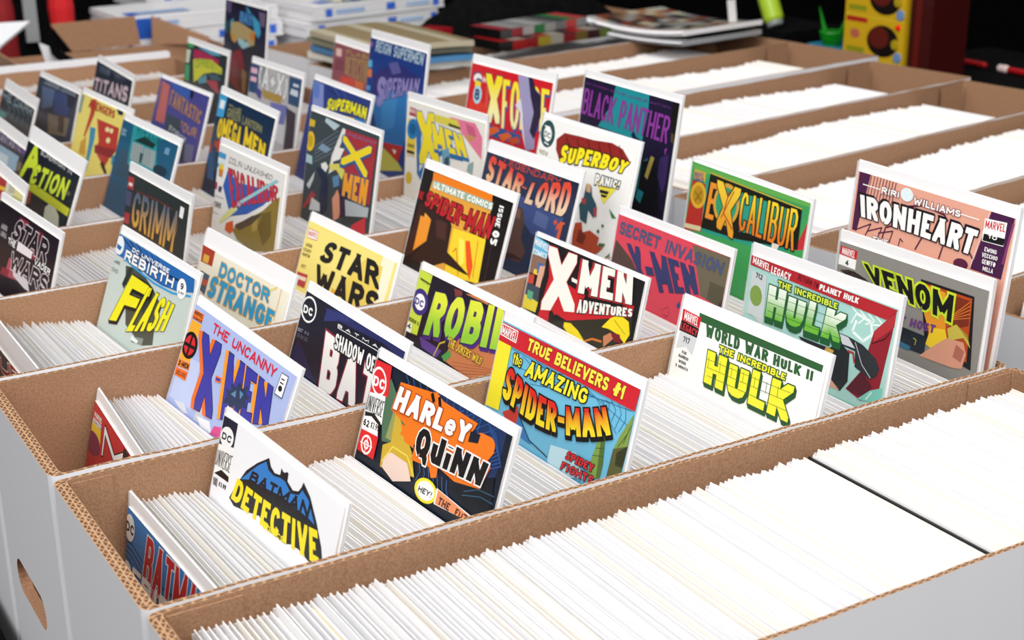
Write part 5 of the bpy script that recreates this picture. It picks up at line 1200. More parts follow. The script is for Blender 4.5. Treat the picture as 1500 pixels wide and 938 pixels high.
('P','3a9ac0',[(8.64,0.52),(11.17,1.4),(14.45,2.35),(15.19,3.69),(14.3,4.57),(12.62,3.69),(11.68,2.35),(9.56,1.47)]),
('P','2a5a88',[(6.68,1.45),(11.57,1.38),(12.17,3.16),(7.27,3.13)]),
('P','3a9ab0',[(2.62,3.22),(3.86,2.72),(3.8,4.17),(2.5,4.09)]),
('P','1a5a60',[(0.04,3.49),(1.78,3.41),(1.52,5.16),(-0.0,5.25)]),
('P','b09a68',[(3.07,3.34),(6.43,3.03),(13.03,3.81),(12.88,6.05),(10.9,6.32),(9.56,5.27),(5.46,5.8),(4.66,6.28),(2.8,4.95)]),
('P','c89030',[(2.82,5.09),(4.52,4.99),(5.49,6.09),(3.78,6.05)]),
('P','9ac4cc',[(6.25,5.32),(10.82,5.62),(10.51,6.48),(8.06,6.64),(6.33,6.04)]),
('P','c87a28',[(11.04,3.92),(13.05,3.95),(12.97,5.07),(11.15,4.89)]),
('P','1c1c28',[(9.28,6.42),(14.77,5.24),(15.4,7.41),(10.27,8.05)]),
('P','8a1424',[(4.78,7.43),(7.66,6.81),(9.52,8.68),(9.43,11.68),(8.32,13.05),(2.65,11.82),(3.21,8.85)]),
('P','5a0c1c',[(7.13,9.72),(9.23,9.84),(9.14,12.86),(6.99,12.33)]),
('P','a87838',[(8.36,9.48),(10.45,9.74),(10.38,12.86),(9.14,12.86)]),
('T','BAT','4a8ac0',[(6.68,1.45),(11.62,1.79),(11.37,3.2),(6.41,2.89)],{'w':0.26}),
]),
('our',2,(4.44, 58.65, -0.1),(0.0, -1.0, 0.0),20.0,'4a4c50',2.3,[
('P','2a2a2e',[(7.02,1.92),(13.03,1.49),(14.53,1.78),(8.2,3.1)]),
('T','OUR','b8202c',[(0.96,3.53),(12.5,1.91),(13.14,3.22),(1.54,4.81)],{'o':'f4f4f2','ow':0.16,'s':'101014','sd':(0.15,0.2),'w':0.3}),
]),
('leftteal',6,(25.41, 138.54, 5.82),(0.0, -1.0, 0.0),19.0,'1c2c36',1.4,[
('P','3a7a78',[(0.35,4.4),(4.43,4.19),(4.12,5.02),(1.17,5.29)]),
('L','7a9098',0.1,[(0.37,2.05),(5.83,3.43),(4.12,5.02)]),
('L','7a9098',0.1,[(3.5,1.99),(8.32,3.24),(7.05,4.79)]),
('L','7a9098',0.1,[(6.55,1.93),(10.77,3.05),(9.9,4.57)]),
('L','7a9098',0.1,[(9.52,1.87),(13.16,2.87),(12.69,4.35)]),
('L','7a9098',0.1,[(12.43,1.81),(15.51,2.7),(15.42,4.14)]),
('T','THE DARK','8a98a0',[(-1.18,1.52),(16.9,1.47),(16.81,2.46),(-1.09,2.82)],{'w':0.2}),
]),
('leftpurple',5,(19.27, 118.57, 5.03),(0.0, -1.0, 0.0),20.0,'2a2a3e',1.3,[
('P','3a3c50',[(3.9,1.05),(16.51,0.88),(16.32,1.59),(4.68,1.84)]),
('T','FANTASTIC','a09ab0',[(4.29,1.44),(15.79,1.03),(15.76,1.92),(4.35,2.49)],{'w':0.24}),
('P','8aa8bc',[(5.64,2.82),(15.39,2.45),(15.3,4.21),(8.46,5.67)]),
('P','5a3a7a',[(14.88,0.99),(17.41,0.93),(17.39,1.81),(15.4,2.0)]),
('P','b8c8d0',[(6.41,3.59),(10.89,3.37),(11.56,5.01),(8.46,5.67)]),
('P','6a6858',[(15.01,2.97),(17.54,2.89),(17.49,3.74),(15.3,4.21)]),
]),
]
# ---------------------------------------------------------------- setting
P = 19.97            # spacing of the box rows
H = 27.0             # box height
mb = MB(); mb.box((-400, -400, -102), (420, 420, -100), M['floor']); tag(mb.build('floor'), kind='structure')
mb = MB(); mb.box((-400, 345, -100), (420, 349, 200), M['black']); tag(mb.build('wall_back'), kind='structure')
mb = MB(); mb.box((416, -400, -100), (420, 345, 200), M['black']); tag(mb.build('wall_right'), kind='structure')

def table(label, loc, rot, lx, ly):
    t = thing('folding_table', label, 'table', loc, rot)
    mb = MB(); mb.box((0, 0, -2.5), (lx, ly, -0.4), M['darkgrey']); mb.build('table_top', t)
    for x in (4, lx - 7):
        for y in (4, ly - 7):
            mb = MB(); mb.box((x, y, -loc[2] * 0 - 72.6), (x + 3, y + 3, -2.5), M['darkgrey']); mb.build('leg', t)
    mb = MB(); mb.box((-.3, -.3, -.4), (lx + .3, ly + .3, 0), M['black'])
    n = 40
    per = [(-.3, -.3), (lx + .3, -.3), (lx + .3, ly + .3), (-.3, ly + .3)]
    for k in range(4):
        a, b = per[k], per[(k + 1) % 4]; dx, dy = b[0] - a[0], b[1] - a[1]; L = math.hypot(dx, dy); nx, ny = dy / L, -dx / L
        for i in range(n):
            p = []
            for j in (i, i + 1):
                w = .8 + .7 * math.sin(j * 1.9) if 0 < j < n else 0
                p.append((a[0] + dx * j / n + nx * w, a[1] + dy * j / n + ny * w))
            mb.face([(a[0] + dx * i / n, a[1] + dy * i / n, -.1), (a[0] + dx * (i + 1) / n, a[1] + dy * (i + 1) / n, -.1), (*p[1], -34), (*p[0], -34)], M['black'])
    mb.build('tablecloth', t)
table('black-draped table under the main block of comic boxes', (-3, -62, -H - .4), 0, 75.5, 304)
table('black-draped table under the boxes of plain boards on the right', (75.5, -62, -H - .4), 0, 92, 304)
table('black-draped table behind the right-hand boxes carrying small toys', (172, 70, -H - .4), 0, 60, 140)

# ---------------------------------------------------------------- cardboard long boxes
def long_box(label, x, y, length, width=19.4, rot=0.0, z=0.0, te=(.85, .5), tl=.35, flaps=(), hole=True, seed=0, height=H, group='white cardboard long boxes'):
    rnd = random.Random(seed)
    t = thing('long_box', label, 'cardboard box', (x, y, z - height), rot, group)
    def path(o0, o1, oy, r):
        x0, x1, y0, y1 = o0, length - o1, oy, width - oy
        pts = []
        n = 28
        for i in range(1, n): pts.append((x0 + r + (x1 - x0 - 2 * r) * i / n, y0))
        for k in range(5): a = -math.pi / 2 + k * math.pi / 8; pts.append((x1 - r + r * math.cos(a), y0 + r + r * math.sin(a)))
        for k in range(5): a = k * math.pi / 8; pts.append((x1 - r + r * math.cos(a), y1 - r + r * math.sin(a)))
        for i in range(1, n): pts.append((x1 - r - (x1 - x0 - 2 * r) * i / n, y1))
        for k in range(5): a = math.pi / 2 + k * math.pi / 8; pts.append((x0 + r + r * math.cos(a), y1 - r + r * math.sin(a)))
        for k in range(5): a = math.pi + k * math.pi / 8; pts.append((x0 + r + r * math.cos(a), y0 + r + r * math.sin(a)))
        return pts
    out = path(0, 0, 0, .7); inn = path(te[0], te[1], tl, .35); N = len(out)
    jit = [rnd.uniform(-.05, .05) for _ in out]; wob = [rnd.uniform(-.03, .03) for _ in out]
    top = height
    mb = MB(); acc = 0
    lend = N - 6   # index of the segment that is the left end wall (between the two left corners)
    for i in range(N):
        j = (i + 1) % N
        a, b, c, d = out[i], out[j], inn[j], inn[i]
        za, zb = top + jit[i], top + jit[j]
        wa, wb = wob[i], wob[j]
        seg = math.hypot(b[0] - a[0], b[1] - a[1])
        ti = max(1.0, round(math.hypot(a[0] - d[0], a[1] - d[1]) / .42)) if True else 1
        endw = 2.0 if (abs(a[0] - b[0]) < 1e-6 and a[0] < 1) else 1.0
        mb.face([(a[0], a[1] + wa, za), (b[0], b[1] + wb, zb), (c[0], c[1] + wb, zb), (d[0], d[1] + wa, za)], M['rim'], uv=[(acc, .02), (acc + seg, .02), (acc + seg, endw - .02), (acc, endw - .02)])
        acc += seg
        if not (hole and i == lend):
            mb.face([(a[0], a[1] + wa, za), (a[0], a[1], 0), (b[0], b[1], 0), (b[0], b[1] + wb, zb)], M['white_card'])
            mb.face([(d[0], d[1] + wa, za), (c[0], c[1] + wb, zb), (c[0], c[1], .5), (d[0], d[1], .5)], M['kraft'])
    mb.face([(p[0], p[1], .5) for p in inn], M['kraft']); mb.face([(p[0], p[1], 0) for p in out], M['white_card'])
    if hole:
        i = lend; j = i + 1
        cyh, czh, rw, rh = 11.6, top - 14.6, 4.4, 1.5
        loops = []
        for pth, m in ((out, M['white_card']), (inn, M['kraft'])):
            bm = bmesh.new(); a, b = pth[i], pth[j]; zb_ = 0 if pth is out else .5
            rect = [bm.verts.new((q[0], q[1], q[2])) for q in ((a[0], a[1], top + jit[i]), (b[0], b[1], top + jit[j]), (b[0], b[1], zb_), (a[0], a[1], zb_))]
            st = []
            for k in range(24):
                an = 2 * math.pi * k / 24; sx = rw - rh
                st.append((a[0], cyh + (sx if math.cos(an) > 0 else -sx) + rh * math.cos(an), czh + rh * math.sin(an)))
            sv = [bm.verts.new(q) for q in st]; loops.append(st)
            es = [bm.edges.new((rect[k], rect[(k + 1) % 4])) for k in range(4)] + [bm.edges.new((sv[k], sv[(k + 1) % 24])) for k in range(24)]
            bmesh.ops.triangle_fill(bm, edges=es, use_beauty=True)
            for f in bm.faces: mb.face([tuple(v.co) for v in f.verts], m)
            bm.free()
        for k in range(24):
            k2 = (k + 1) % 24
            mb.face([loops[0][k], loops[0][k2], loops[1][k2], loops[1][k]], M['kraft'])
    mb.build('box_body', t)
    for (fx0, fx1, fy, ang, h0) in flaps:
        mb = MB(); ca, sa = math.cos(ang), math.sin(ang)
        def xf(p): return (fx0 + p[0] * ca - p[1] * sa, fy + p[0] * sa + p[1] * ca, p[2])
        mb.box((0, -.1, .6), (fx1 - fx0, 0, top - h0), M['kraft'], xf=xf); mb.build('inner_flap', t)
    return t

BOXL = 69.9
row_labels = [
 'open white long box nearest the camera, packed with plain white boards',
 'white long box second from the front, holding the comic with the bat emblem',
 'white long box, third from the front, with a bare brown gap at its left end',
 'white long box fourth from the front, holding the tall teal and purple comic',
 'white long box, fifth from the front, with a red cover bearing a tree-like grey arm',
 'white long box sixth from the front, holding the tall royal blue comic',
 'white long box, seventh from the front, with the yellow and brick red comic',
 'white long box, eighth from the front, with the tallest dark comic rising at its right',
]
row_y = [-20.6] + [r * P for r in range(7)]
for r, (lb, y) in enumerate(zip(row_labels, row_y)):
    fl = []
    if r == 0: fl = [(1.1, 5.6, 19.9, 0, .25), (64.5, 69.2, 19.9, 0, .15)]
    if r == 1: fl = [(1.1, 3.9, 19.0, 0, .3)]
    long_box(lb, 0, y, BOXL, width=20.3 if r == 0 else 19.4, flaps=fl, seed=r, z=0)
long_box('white long box, ninth from the front at far left, filled with plain boards', -7, 7 * P, 68, width=17.4, seed=8, tl=.5)
long_box('white long box at far left, last of its column before the brown carton', -6, 7 * P + 18.2, 68, width=17.6, seed=9, tl=.5)

A2 = math.radians(7.5)
c2_y = [-6.5, 14.2, 35.2, 56.0, 76.4, 96.6, 116.8, 137.2, 157.4]
c2_labels = ['white long box at the right edge, beyond the pink comic', 'white long box at right, second nearest in the plain boards column', 'white long box at right whose brown left corner shows beside the grey comic',
 'white long box at right, fourth of the plain boards column', 'white long box at right, fifth of the plain boards column', 'white long box at right, sixth of the column, below the flat glossy comics',
 'white long box at right, seventh of the column, under the flat glossy comics', 'white long box in the back right, beside the heap of black bags', 'white long box in the back, last of the right column']
for k, (y, lb) in enumerate(zip(c2_y, c2_labels)):
    c2_w = ((c2_y[k + 1] if k < 8 else 177.8) - y) * math.cos(A2) - .3
    long_box(lb, 80.8, y, 80.5, width=c2_w, rot=A2, te=(.5, .5), seed=20 + k, flaps=[(73.5, 78.6, c2_w - 1.0, -.02, .3), (73.8, 78.6, 1.2, .02, .3)], z=.5 if k == 5 else 0)

# ---------------------------------------------------------------- comics with covers
LABELS = {
 'batmanbeyond': ('blue comic with tall red lettering at the left end of the second box', ''),
 'detective': ('white comic with a black bat emblem over blue and yellow lettering', ''),
 'harley': ('dark comic with white and black lettering on orange splashes beside a red strip', ''),
 'spidey': ('sky blue comic with red banner, yellow side strip and web lines', ''),
 'wwhulk': ('white comic with a dark green top band and yellow brick lettering', ''),
 'planethulk': ('mint green comic with red band, green brick lettering and red cape', ''),
 'venom': ('grey comic with black lettering outlined in lime over an orange panel', ''),
 'ironheart': ('pink comic with bold white lettering and dark purple right strip', ''),
 'redM': ('low red comic with a white letter and yellow tab beside bare brown cardboard', ''),
 'uncanny': ('pale periwinkle comic with thin red heading over big blue and orange letters', ''),
 'shadowbat': ('midnight blue comic with big white letters edged in maroon', ''),
 'robin': ('comic with yellow and green lettering over orange bricks and purple', ''),
 'xadv': ('black comic with huge white letters edged red and yellow shapes below', ''),
 'secret': ('red comic with navy lettering and an olive right third', ''),
 'excalgreen': ('green comic with yellow and orange lettering on a black plate', ''),
 'our': ('grey comic with red and white lettering cut by the left frame edge', ''),
 'flash': ('pale grey comic with blue arched banner and yellow slanted lettering', ''),
 'strange': ('cream comic with turquoise lettering outlined in gold', ''),
 'starwars': ('yellow comic with plain black two-line lettering', ''),
 'ultspidey': ('black comic with orange and yellow picture and red arched lettering', ''),
 'starlord': ('dark blue comic with red letters fading to cream', ''),
 'superboy': ('white comic with yellow lettering on a red block and a yellow triangle', ''),
 'panther': ('tall teal and dark purple comic with narrow purple lettering', ''),
 'swvader': ('black comic with hollow outlined lettering and red patches at left edge', ''),
 'grim': ('dark charcoal comic with tall flame-coloured letters and a red left strip', ''),
 'excalwhite': ('white comic with red lettering on a blue wedge and olive mass below', ''),
 'xmensteel': ('steel grey comic with a big yellow letter on a red panel', ''),
 'xmenwhite': ('cream comic with yellow lettering shaded blue and a pink panel', ''),
 'xforce': ('bright red comic with yellow letters and a mottled grey arm shape', ''),
 'leftfragment': ('pale comic with red corner patch, half cut by the left frame edge', ''),
 'action': ('black comic with lime lettering, yellow stripe and pale oval', ''),
 'teal': ('teal comic picturing a grey columned doorway', ''),
 'omega': ('navy comic with arched yellow lettering over a red band', ''),
 'superman': ('violet-blue comic with small arched yellow lettering', ''),
 'legion': ('tall royal blue comic with lilac script and red shape low down', ''),
 'avengers': ('yellow comic with brick red block and heading', ''),
 'purple': ('purple-blue comic with tan lettering and salmon left strip', ''),
 'ax': ('pale comic with silver bracketed letters between navy side panels', ''),
 'brown': ('maroon comic with olive lettering behind the tall royal blue one', ''),
 'darkjla': ('muddy blue-grey comic beside the yellow one, no clear lettering', ''),
 'titan': ('dark slate comic with pale pink lettering low on its cover', ''),
 'green': ('dark comic with yellow arched lettering under a crimson arc', ''),
 'tall': ('tallest dark comic at the back with a tan band and red figure shape', ''),
 'leftteal': ('dark teal comic with scratchy pale lines at the left frame edge', ''),
 'leftpurple': ('dark comic with pale blue lower half at the left frame edge', ''),
}
raised = {}
for (name, row, a, u, tilt, base, top, ops) in COVERS:
    t = min(math.radians(tilt), math.atan((a[0] + u[0] * 8.75 - 1.7) / (a[2] + u[2] * 8.75 + 26.3))); ux = Vector(u).normalized()
    d = Vector((-math.sin(t), 0, -math.cos(t)))
    roll = ux.dot(d); lim = max(-.018, min(.018, roll)); ux = (ux - d * (roll - lim)).normalized(); d = (d - ux * ux.dot(d)).normalized()
    zz = -d; yy = zz.cross(ux)
    mid_ = Vector(a) + Vector(u).normalized() * 8.75
    hb = min(26.7, (mid_.z + 26.1) / math.cos(t)) if mid_.z < 1 else 26.7
    if name in ('ironheart', 'venom'): mid_ += yy * (.22 if name == 'ironheart' else -.2)
    mid_.y = row * P + 9.7 - d.y * hb / 2
    org = mid_ + d * hb
    e = thing('bagged_comic', LABELS[name][0], 'comic book', (0, 0, 0), 0, 'bagged comics raised to show their covers')
    m = Matrix((ux, yy, zz)).transposed().to_4x4(); m.translation = org * CM; e.matrix_world = m
    mb = MB(); mb.box((-8.75, 0, 0), (8.75, .09, hb), M['board']); mb.build('backing_board', e)
    mb = MB(); mb.box((-8.45, -.16, .3), (8.45, -.005, hb - top), M['paper'])
    cv = Cover(mb, top, -.165, hb)
    cv.poly(base, [(0, 0), (18, 0), (18, 27), (0, 27)])
    for op in ops:
        if op[0] == 'P': cv.poly(op[1], op[2])
        elif op[0] == 'E': cv.ellipse(op[1], *op[2])
        elif op[0] == 'L': cv.line(op[1], op[2], op[3])
        elif op[0] == 'T': cv.text(op[2 - 1], op[2], op[3], op[4])
    mb.build('cover', e)
    mb = MB()   # margins of the clear bag that stand proud of the board, and its back
    for q in (((-8.98, 0, 0), (-8.75, .05, hb - .1)), ((8.75, 0, 0), (9.0, .05, hb)), ((-8.9, .1, 0), (8.9, .13, hb + .05))): mb.box(q[0], q[1], M['film'])
    mb.build('plastic_sleeve', e)
    te_ = math.atan(-yy.z / yy.x); yw = yy.y / yy.x
    xm = mid_.x + (mid_.y - row * P - 9.65) * yw * -1
    raised.setdefault(row, []).append((xm - (mid_.z + 2.3) * math.tan(te_), math.degrees(te_), yw))

# ---------------------------------------------------------------- packed comics, only their boards showing
def packed_mesh(h, board, paper, lift=0.0):
    mb = MB()
    mb.box((-8.75, 0, 0), (8.75, .085, h), board)
    mb.box((-8.4, -.2, .1), (8.4, -.004, h - .7 + lift * .5), paper)
    mb.box((-8.86, -.215, 0), (-8.76, .1, h - .3), M['film']); mb.box((8.76, -.215, 0), (8.86, .1, h - .3), M['film'])
    return mb
def packed_variants(h):
    out = []
    for pm in ('paper', 'paper2', 'paper3'):
        o = packed_mesh(h, M['board'], M[pm]).build('packed_comic'); out.append(o)
    return out
def sequence(ctrl):
    """ctrl: [(x, tilt, yaw, is_raised)] -> positions (x at z=-2.3, tilt, yaw) of packed comics between them"""
    res = []
    tn = lambda a: math.tan(math.radians(a))
    for (x0, t0, w0, r0), (x1, t1, w1, r1) in zip(ctrl, ctrl[1:]):
        L = max(x1 - x0, .1)
        f = min(1, 1 - 24.5 * (tn(t1) - tn(t0)) / L) - 9 * abs(w1 - w0) / L
        f = max(f, .18); sc = min(1, f * .92); mg = max(.42, (.3 + .15 * sc) / f)
        a = x0 + (mg if r0 else 0); b = x1 - (mg if r1 else 0)
        n = int((b - a) / .395)
        if n < 1: continue
        for k in range(n + 1):
            x = a + (b - a) * k / n; g = (x - x0) / L
            res.append((x, t0 + (t1 - t0) * g, (w0 + (w1 - w0) * g, sc)))
        if not r1: res.pop()
    return res
rng = random.Random(5)
def place(o, x, tilt, yc, ys=(0.0, 1.0), jit=True, zb=-26.42):
    yaw, sc = ys
    t = math.radians(tilt)
    ux = Vector((yaw, -1, 0)).normalized(); zz = Vector((math.sin(t), 0, math.cos(t))); zz = (zz - ux * ux.dot(zz)).normalized(); yy = zz.cross(ux)
    dz = rng.choice((0, 0, .08, .15, .3)) if jit else 0
    bottom = Vector((x - (-2.3 - zb - dz) * math.tan(t), yc, zb + dz))
    y_ = (rng.uniform(-.1, .1) if jit else 0) - zz.y * 12.2; bottom += ux * -y_
    m = Matrix((ux, yy * sc, zz)).transposed().to_4x4(); m.translation = bottom * CM
    o.matrix_world = m
    return m
def row_ctrl(r):
    c = [(x, t, w, True) for x, t, w in sorted(raised.get(r, []))]
    if r == -1: return [(2.2, 2, 0, False), (7, 6.5, 0, False), (14, 11, 0, False), (24, 12.5, 0, False), (44, 13, 0, False), (68.4, 5, 0, False)]
    if r > 2:
        x, t = c[0][:2]; xs = max(1.9, x - 10)
        c = [(xs, min(t - 4, math.degrees(math.atan((xs - 1.4) / 24.3))), 0, False)] + c
    if c[-1][0] < 67.3: c.append((68.4, max(3, c[-1][1] - 3), 0, False))
    return c
budget = 300
leftover = []
info = {-1: ('plain white-boarded comic packed upright in the box nearest the camera', 'comics packed in the nearest box', 25.5),
        0: ('plain white-boarded comic packed low in the second box from the front', 'comics packed low in the second box', 24.3),
        1: ('plain white-boarded comic packed low in the third box from the front', 'comics packed low in the third box', 24.4)}
special = {9.3: ('packed comic with pale yellow edge near the left of the nearest box', 'e8d79a', '9cc4d8', .75), 21.6: ('packed comic with dark corner mark in the nearest box, left of centre', '3a3a40', 'd8d4cc', .2),
           26.5: ('packed comic with olive edge about mid-box in the nearest box', 'b8b088', 'c8c8c0', .6), 33.6: ('packed comic with a dark navy edge in the nearest box', '4a5058', 'c8ccd0', .5),
           47.2: ('black-edged comic making the dark line across the nearest box', '101014', '101014', 1.4), 56.0: ('packed comic showing a thin red edge toward the right of the nearest box', 'd86a5a', 'e8c8c0', .8),
           57.6: ('packed comic with a blue-grey edge toward the right of the nearest box', '5a7890', 'a8b4c0', .8)}
variants = {}
for r in range(-1, 9):
    if r >= 7:
        seq = sequence([(0 if r == 7 else 2, 8, 0, False), (58.5, 9, 0, False)])
    else: seq = sequence(row_ctrl(r))
    yc = (r * P + 9.65) if r > -1 else -10.7
    if r == 7: yc = 7 * P + 8.7
    if r == 8: yc = 7 * P + 18.2 + 8.8
    if r in info:
        lb, gp, h = info[r]
        sp = dict(special) if r == -1 else {}
        for (x, t, w) in seq:
            if budget <= 0: leftover.append((r, x, t, w, yc)); continue
            hit = [k for k in sp if abs(k - x) < .25]
            if hit:
                s = sp.pop(hit[0]); o = packed_mesh(h, M['board'] if s[3] < 1 else mat('black_edge', s[1], .4), mat('comic_edge', s[1], .6), s[3]).build('packed_comic')
                tag(o, s[0], 'comic book', gp); place(o, x, t, yc, w, False)
            else:
                v = rng.choice((0, 0, 1, 2))
                if (r, v) not in variants:
                    o = packed_mesh(h, M[('board', 'board3', 'board2')[v]], M[('paper', 'paper2', 'paper3')[v]]).build('packed_comic'); variants[(r, v)] = o
                else:
                    o = variants[(r, v)].copy(); COL.objects.link(o)
                tag(o, lb, 'comic book', gp); place(o, x, t, yc, w)
            budget -= 1
    else: leftover += [(r, x, t, w, yc) for x, t, w in seq]
mb = MB()
def stuff_comic(m, h, v, hw=8.75):
    f = lambda p: tuple(m @ Vector((p[0] * CM, p[1] * CM, p[2] * CM)) / CM)
    mb.box((-hw, 0, 0), (hw, .085, h), M[('board', 'board', 'board2', 'board3')[rng.randrange(4)]], xf=f)
    mb.box((.35 - hw, -.2, .1), (hw - .35, -.004, h - .7), M[('paper', 'paper2', 'paper3')[v]], xf=f)
class _D: matrix_world = None
for (r, x, t, w, yc) in leftover:
    stuff_comic(place(_D(), x, t, yc, w, zb=-26.42), 24.4, rng.choice((0, 0, 1, 2)), 8.75 if r < 7 else 7.9)
for k, y in enumerate(c2_y):
    base = Matrix.Translation(Vector((80.8, y, .5 if k == 5 else 0)) * CM) @ Matrix.Rotation(A2, 4, 'Z')
    x = 9.0 if k != 2 else 8.6
    end = 68.5 + 1.5 * ((k * 7) % 3)
    while x < end:
        tl = 13 - 4 * math.sin(x * .1 + k)
        stuff_comic(base @ place(_D(), x, tl, (((c2_y[k + 1] if k < 8 else 177.8) - y) * math.cos(A2) - .3) / 2), 24.9, rng.choice((0, 0, 1, 2)))
        x += .42 + (.5 if rng.random() < .012 else 0)
tag(mb.build('packed_comics'), 'the many plain white-boarded comics packed in the boxes farther back', 'comic books', kind='stuff')

# ---------------------------------------------------------------- things around and behind the boxes
def prop(name, label, cat, mb, group=None, loc=None):
    return tag(mb.build(name, None, [c * CM for c in loc] if loc else None), label, cat, group)
INK = M['print']
# added dark block standing in for the black table edge, bottom left corner
mb = MB(); mb.box((-30, 31, -27), (-1.3, 75, -22.2), M['darkgrey']); mb.box((-3.2, 31, -22.2), (-1.3, 75, -21.6), M['black'])
prop('table_edge_block', 'dark grey block standing in for the table edge, bottom left corner', 'table edge', mb)

INK_ = M['print']
# brown open carton behind the last box
t = thing('open_carton', 'brown cardboard carton with raised flaps behind the far left boxes', 'cardboard box', (38, 178.5, -27))
mb = MB()
mb.box((0, 0, 0), (40, .5, 23.5), M['kraft']); mb.box((0, 0, 0), (.5, 27, 26), M['kraft']); mb.box((39.5, 0, 0), (40, 27, 25), M['kraft']); mb.box((0, 26.5, 0), (40, 27, 24.5), M['kraft']); mb.box((0, 0, 0), (40, 27, .5), M['kraft'])
mb.build('box_body', t)
def slab(pts, th, m, nvec=(0, 1, 0)):
    b = MB(); q = [tuple(p[i] + nvec[i] * th for i in range(3)) for p in pts]
    b.face(pts, m); b.face(q[::-1], m)
    for i in range(len(pts)): j = (i + 1) % len(pts); b.face([pts[i], pts[j], q[j], q[i]], m)
    return b
o = tuple(c for c in (38, 178.5, -27))
def rel(p): return (p[0] - o[0], p[1] - o[1], p[2] - o[2])
slab([rel(p) for p in ((48.5, 205.2, 3.0), (64.3, 205.2, 3.2), (65.0, 205.2, -2.2), (52, 205.2, -2.4))], .4, M['kraft']).build('flap', t)
slab([rel(p) for p in ((67.6, 205.2, 3.0), (77.9, 203.2, -1.6), (77.9, 203, -3.0), (67.3, 205.2, -2.4))], .4, M['kraft']).build('flap', t)
b = MB(); b.box((0, 0, 0), (6.5, .3, 27), INK_, hexcol('2456b0')); b.box((.6, -.1, 20.5), (6.0, 0, 23.0), M['white_card']); tag(b.build('blue_folder', None, (.640, 2.095, -.25)), 'blue card folder standing in the gap between the carton flaps', 'folder')
# white lid along the last box
mb = MB(); mb.box((0, 0, 0), (66, 1.6, 27.9), M['white_card']); mb.box((0, 1.6, 0), (66, 2.0, 27.4), M['kraft'])
prop('lid_panel', 'white cardboard panel standing upright behind the last far left box', 'cardboard panel', mb, loc=(-5, 7 * P + 36.0, -27))
# black strap over the carton flap
b = slab([(43.6, 187.6, 1.9), (45.2, 187.6, 1.1), (48.5, 187.6, -1.4), (48.3, 187.6, -2.6), (46.2, 187.6, -2.1), (43.9, 187.6, .3)], .4, M['black'], (0, 1, 0)); prop('strap', 'short black strap lying over the brown carton flap', 'strap', b)
for (x, y, z, sx, sz, lb) in ((43.5, 188.5, -4, 3.2, 6.5, 'grey-white folded paper at the corner of the brown carton'), (42.5, 181.5, -5, 3, 4.6, 'pale folded paper low beside the brown carton')):
    b = slab([(x, y, z), (x + sx, y + 1, z - 1.4), (x + sx - .6, y + 1.2, z + sz - 2), (x - 1.4, y, z + sz)], .3, M['white_card']); prop('folded_paper', lb, 'paper', b)
# white board sheet, top left
b = slab([(30, 196, -6), (41, 212, -.8), (47.4, 216, 2.4), (30, 216, 2.8)], .5, M['white_card'], (0, .4, -1)); prop('white_sheet', 'white cardboard sheet jutting in at the upper left edge', 'sheet', b)
# black and red bag, top left
mred = mat('red_fabric', '8a0f14', .8); mred2 = mat('bright_red_fabric', 'c8121a', .8); mgrey = mat('grey_webbing', '8a8c8e', .8)
t = thing('backpack', 'black and dark red backpack behind the white sheet, upper left', 'bag', (50, 238, -27))
mb = MB()
for k in range(10):
    pass
lathe(mb, [(0, 40), (4, 39.6), (8, 38), (10.5, 34), (11.5, 26), (12, 12), (11.5, 2), (10, 0), (0, 0)], M['black'], 24); mb.build('bag_body', t)
mb = MB(); lathe(mb, [(0, 36), (2.2, 35.5), (2.8, 30), (3, 15), (2.6, 4), (0, 3.6)], mred, 14, (-5.5, -10.2, 0)); mb.build('side_panel', t)['label'] = 'dark red side panel'
mb = MB(); lathe(mb, [(0, 37), (2.0, 36.4), (2.6, 30), (2.4, 26), (0, 25.5)], mred2, 14, (6.3, -10.4, 0)); mb.build('side_panel', t)['label'] = 'bright red side panel'
mb = MB(); mb.box((-1.6, -13.2, 24), (.9, -12.4, 37), mgrey); mb.build('strap', t)['label'] = 'grey webbing strap'
mb = MB(); mb.box((-14, -6, 30), (-9, -3, 36), mgrey); mb.build('side_pocket', t)['label'] = 'grey pocket'

# packs of white boards with blue printing, stacked behind
def ink_label(mb, x, z, w, h, y, c): mb.face([(x, y, z), (x + w, y, z), (x + w, y, z + h), (x, y, z + h)], INK, hexcol(c))
def board_pack(label, loc, rot, w, d, h, marks):
    t = thing('board_pack', label, 'pack of boards', loc, rot, 'shrink-wrapped packs of white boards')
    mb = MB(); n = 5
    for i in range(n): mb.box((.12 * ((i * 7) % 3), .1 * (i % 2), h * i / n), (w - .1 * ((i * 5) % 3), d, h * (i + 1) / n - .12), M['board'])
    mb.build('board_stack', t)
    mb = MB()
    for (x, z, ww, hh, c) in marks: ink_label(mb, x, z, ww, hh, -.05, c)
    for (x, z, ww, hh, c) in marks[:2]: mb.face([(x, 2, h + .02), (x + ww * 1.5, 2, h + .02), (x + ww * 1.5, 6, h + .02), (x, 6, h + .02)], INK, hexcol(c))
    mb.build('printed_wrap', t)['label'] = 'clear wrap with blue print marks'
mk = lambda s: [(2 + s % 3, .6, 1.6, 1.6, '3a6ad0'), (4.5 + s % 4, 1.0, 7, .8, '9ab4dc'), (18 + s % 5, .8, 2.2, 1.4, '2f62c8'), (22 + s % 3, 1.0, 6, .9, 'a8c0e0'), (29 + s % 4, .5, 1.5, 1.8, '3a6ad0')]
packs = []
for col, (x, y, rot) in enumerate(((63, 212, 2), (99.5, 206, 7), (78, 241, 4), (115.5, 238, 7))):
    for lv in range(9 if col < 2 else 10):
        z = -27 + lv * 3.25
        packs.append((x + ((lv * 5 + col) % 3) * .8, y + ((lv * 3) % 4) * .5, z, rot + ((lv * 7) % 3 - 1)))
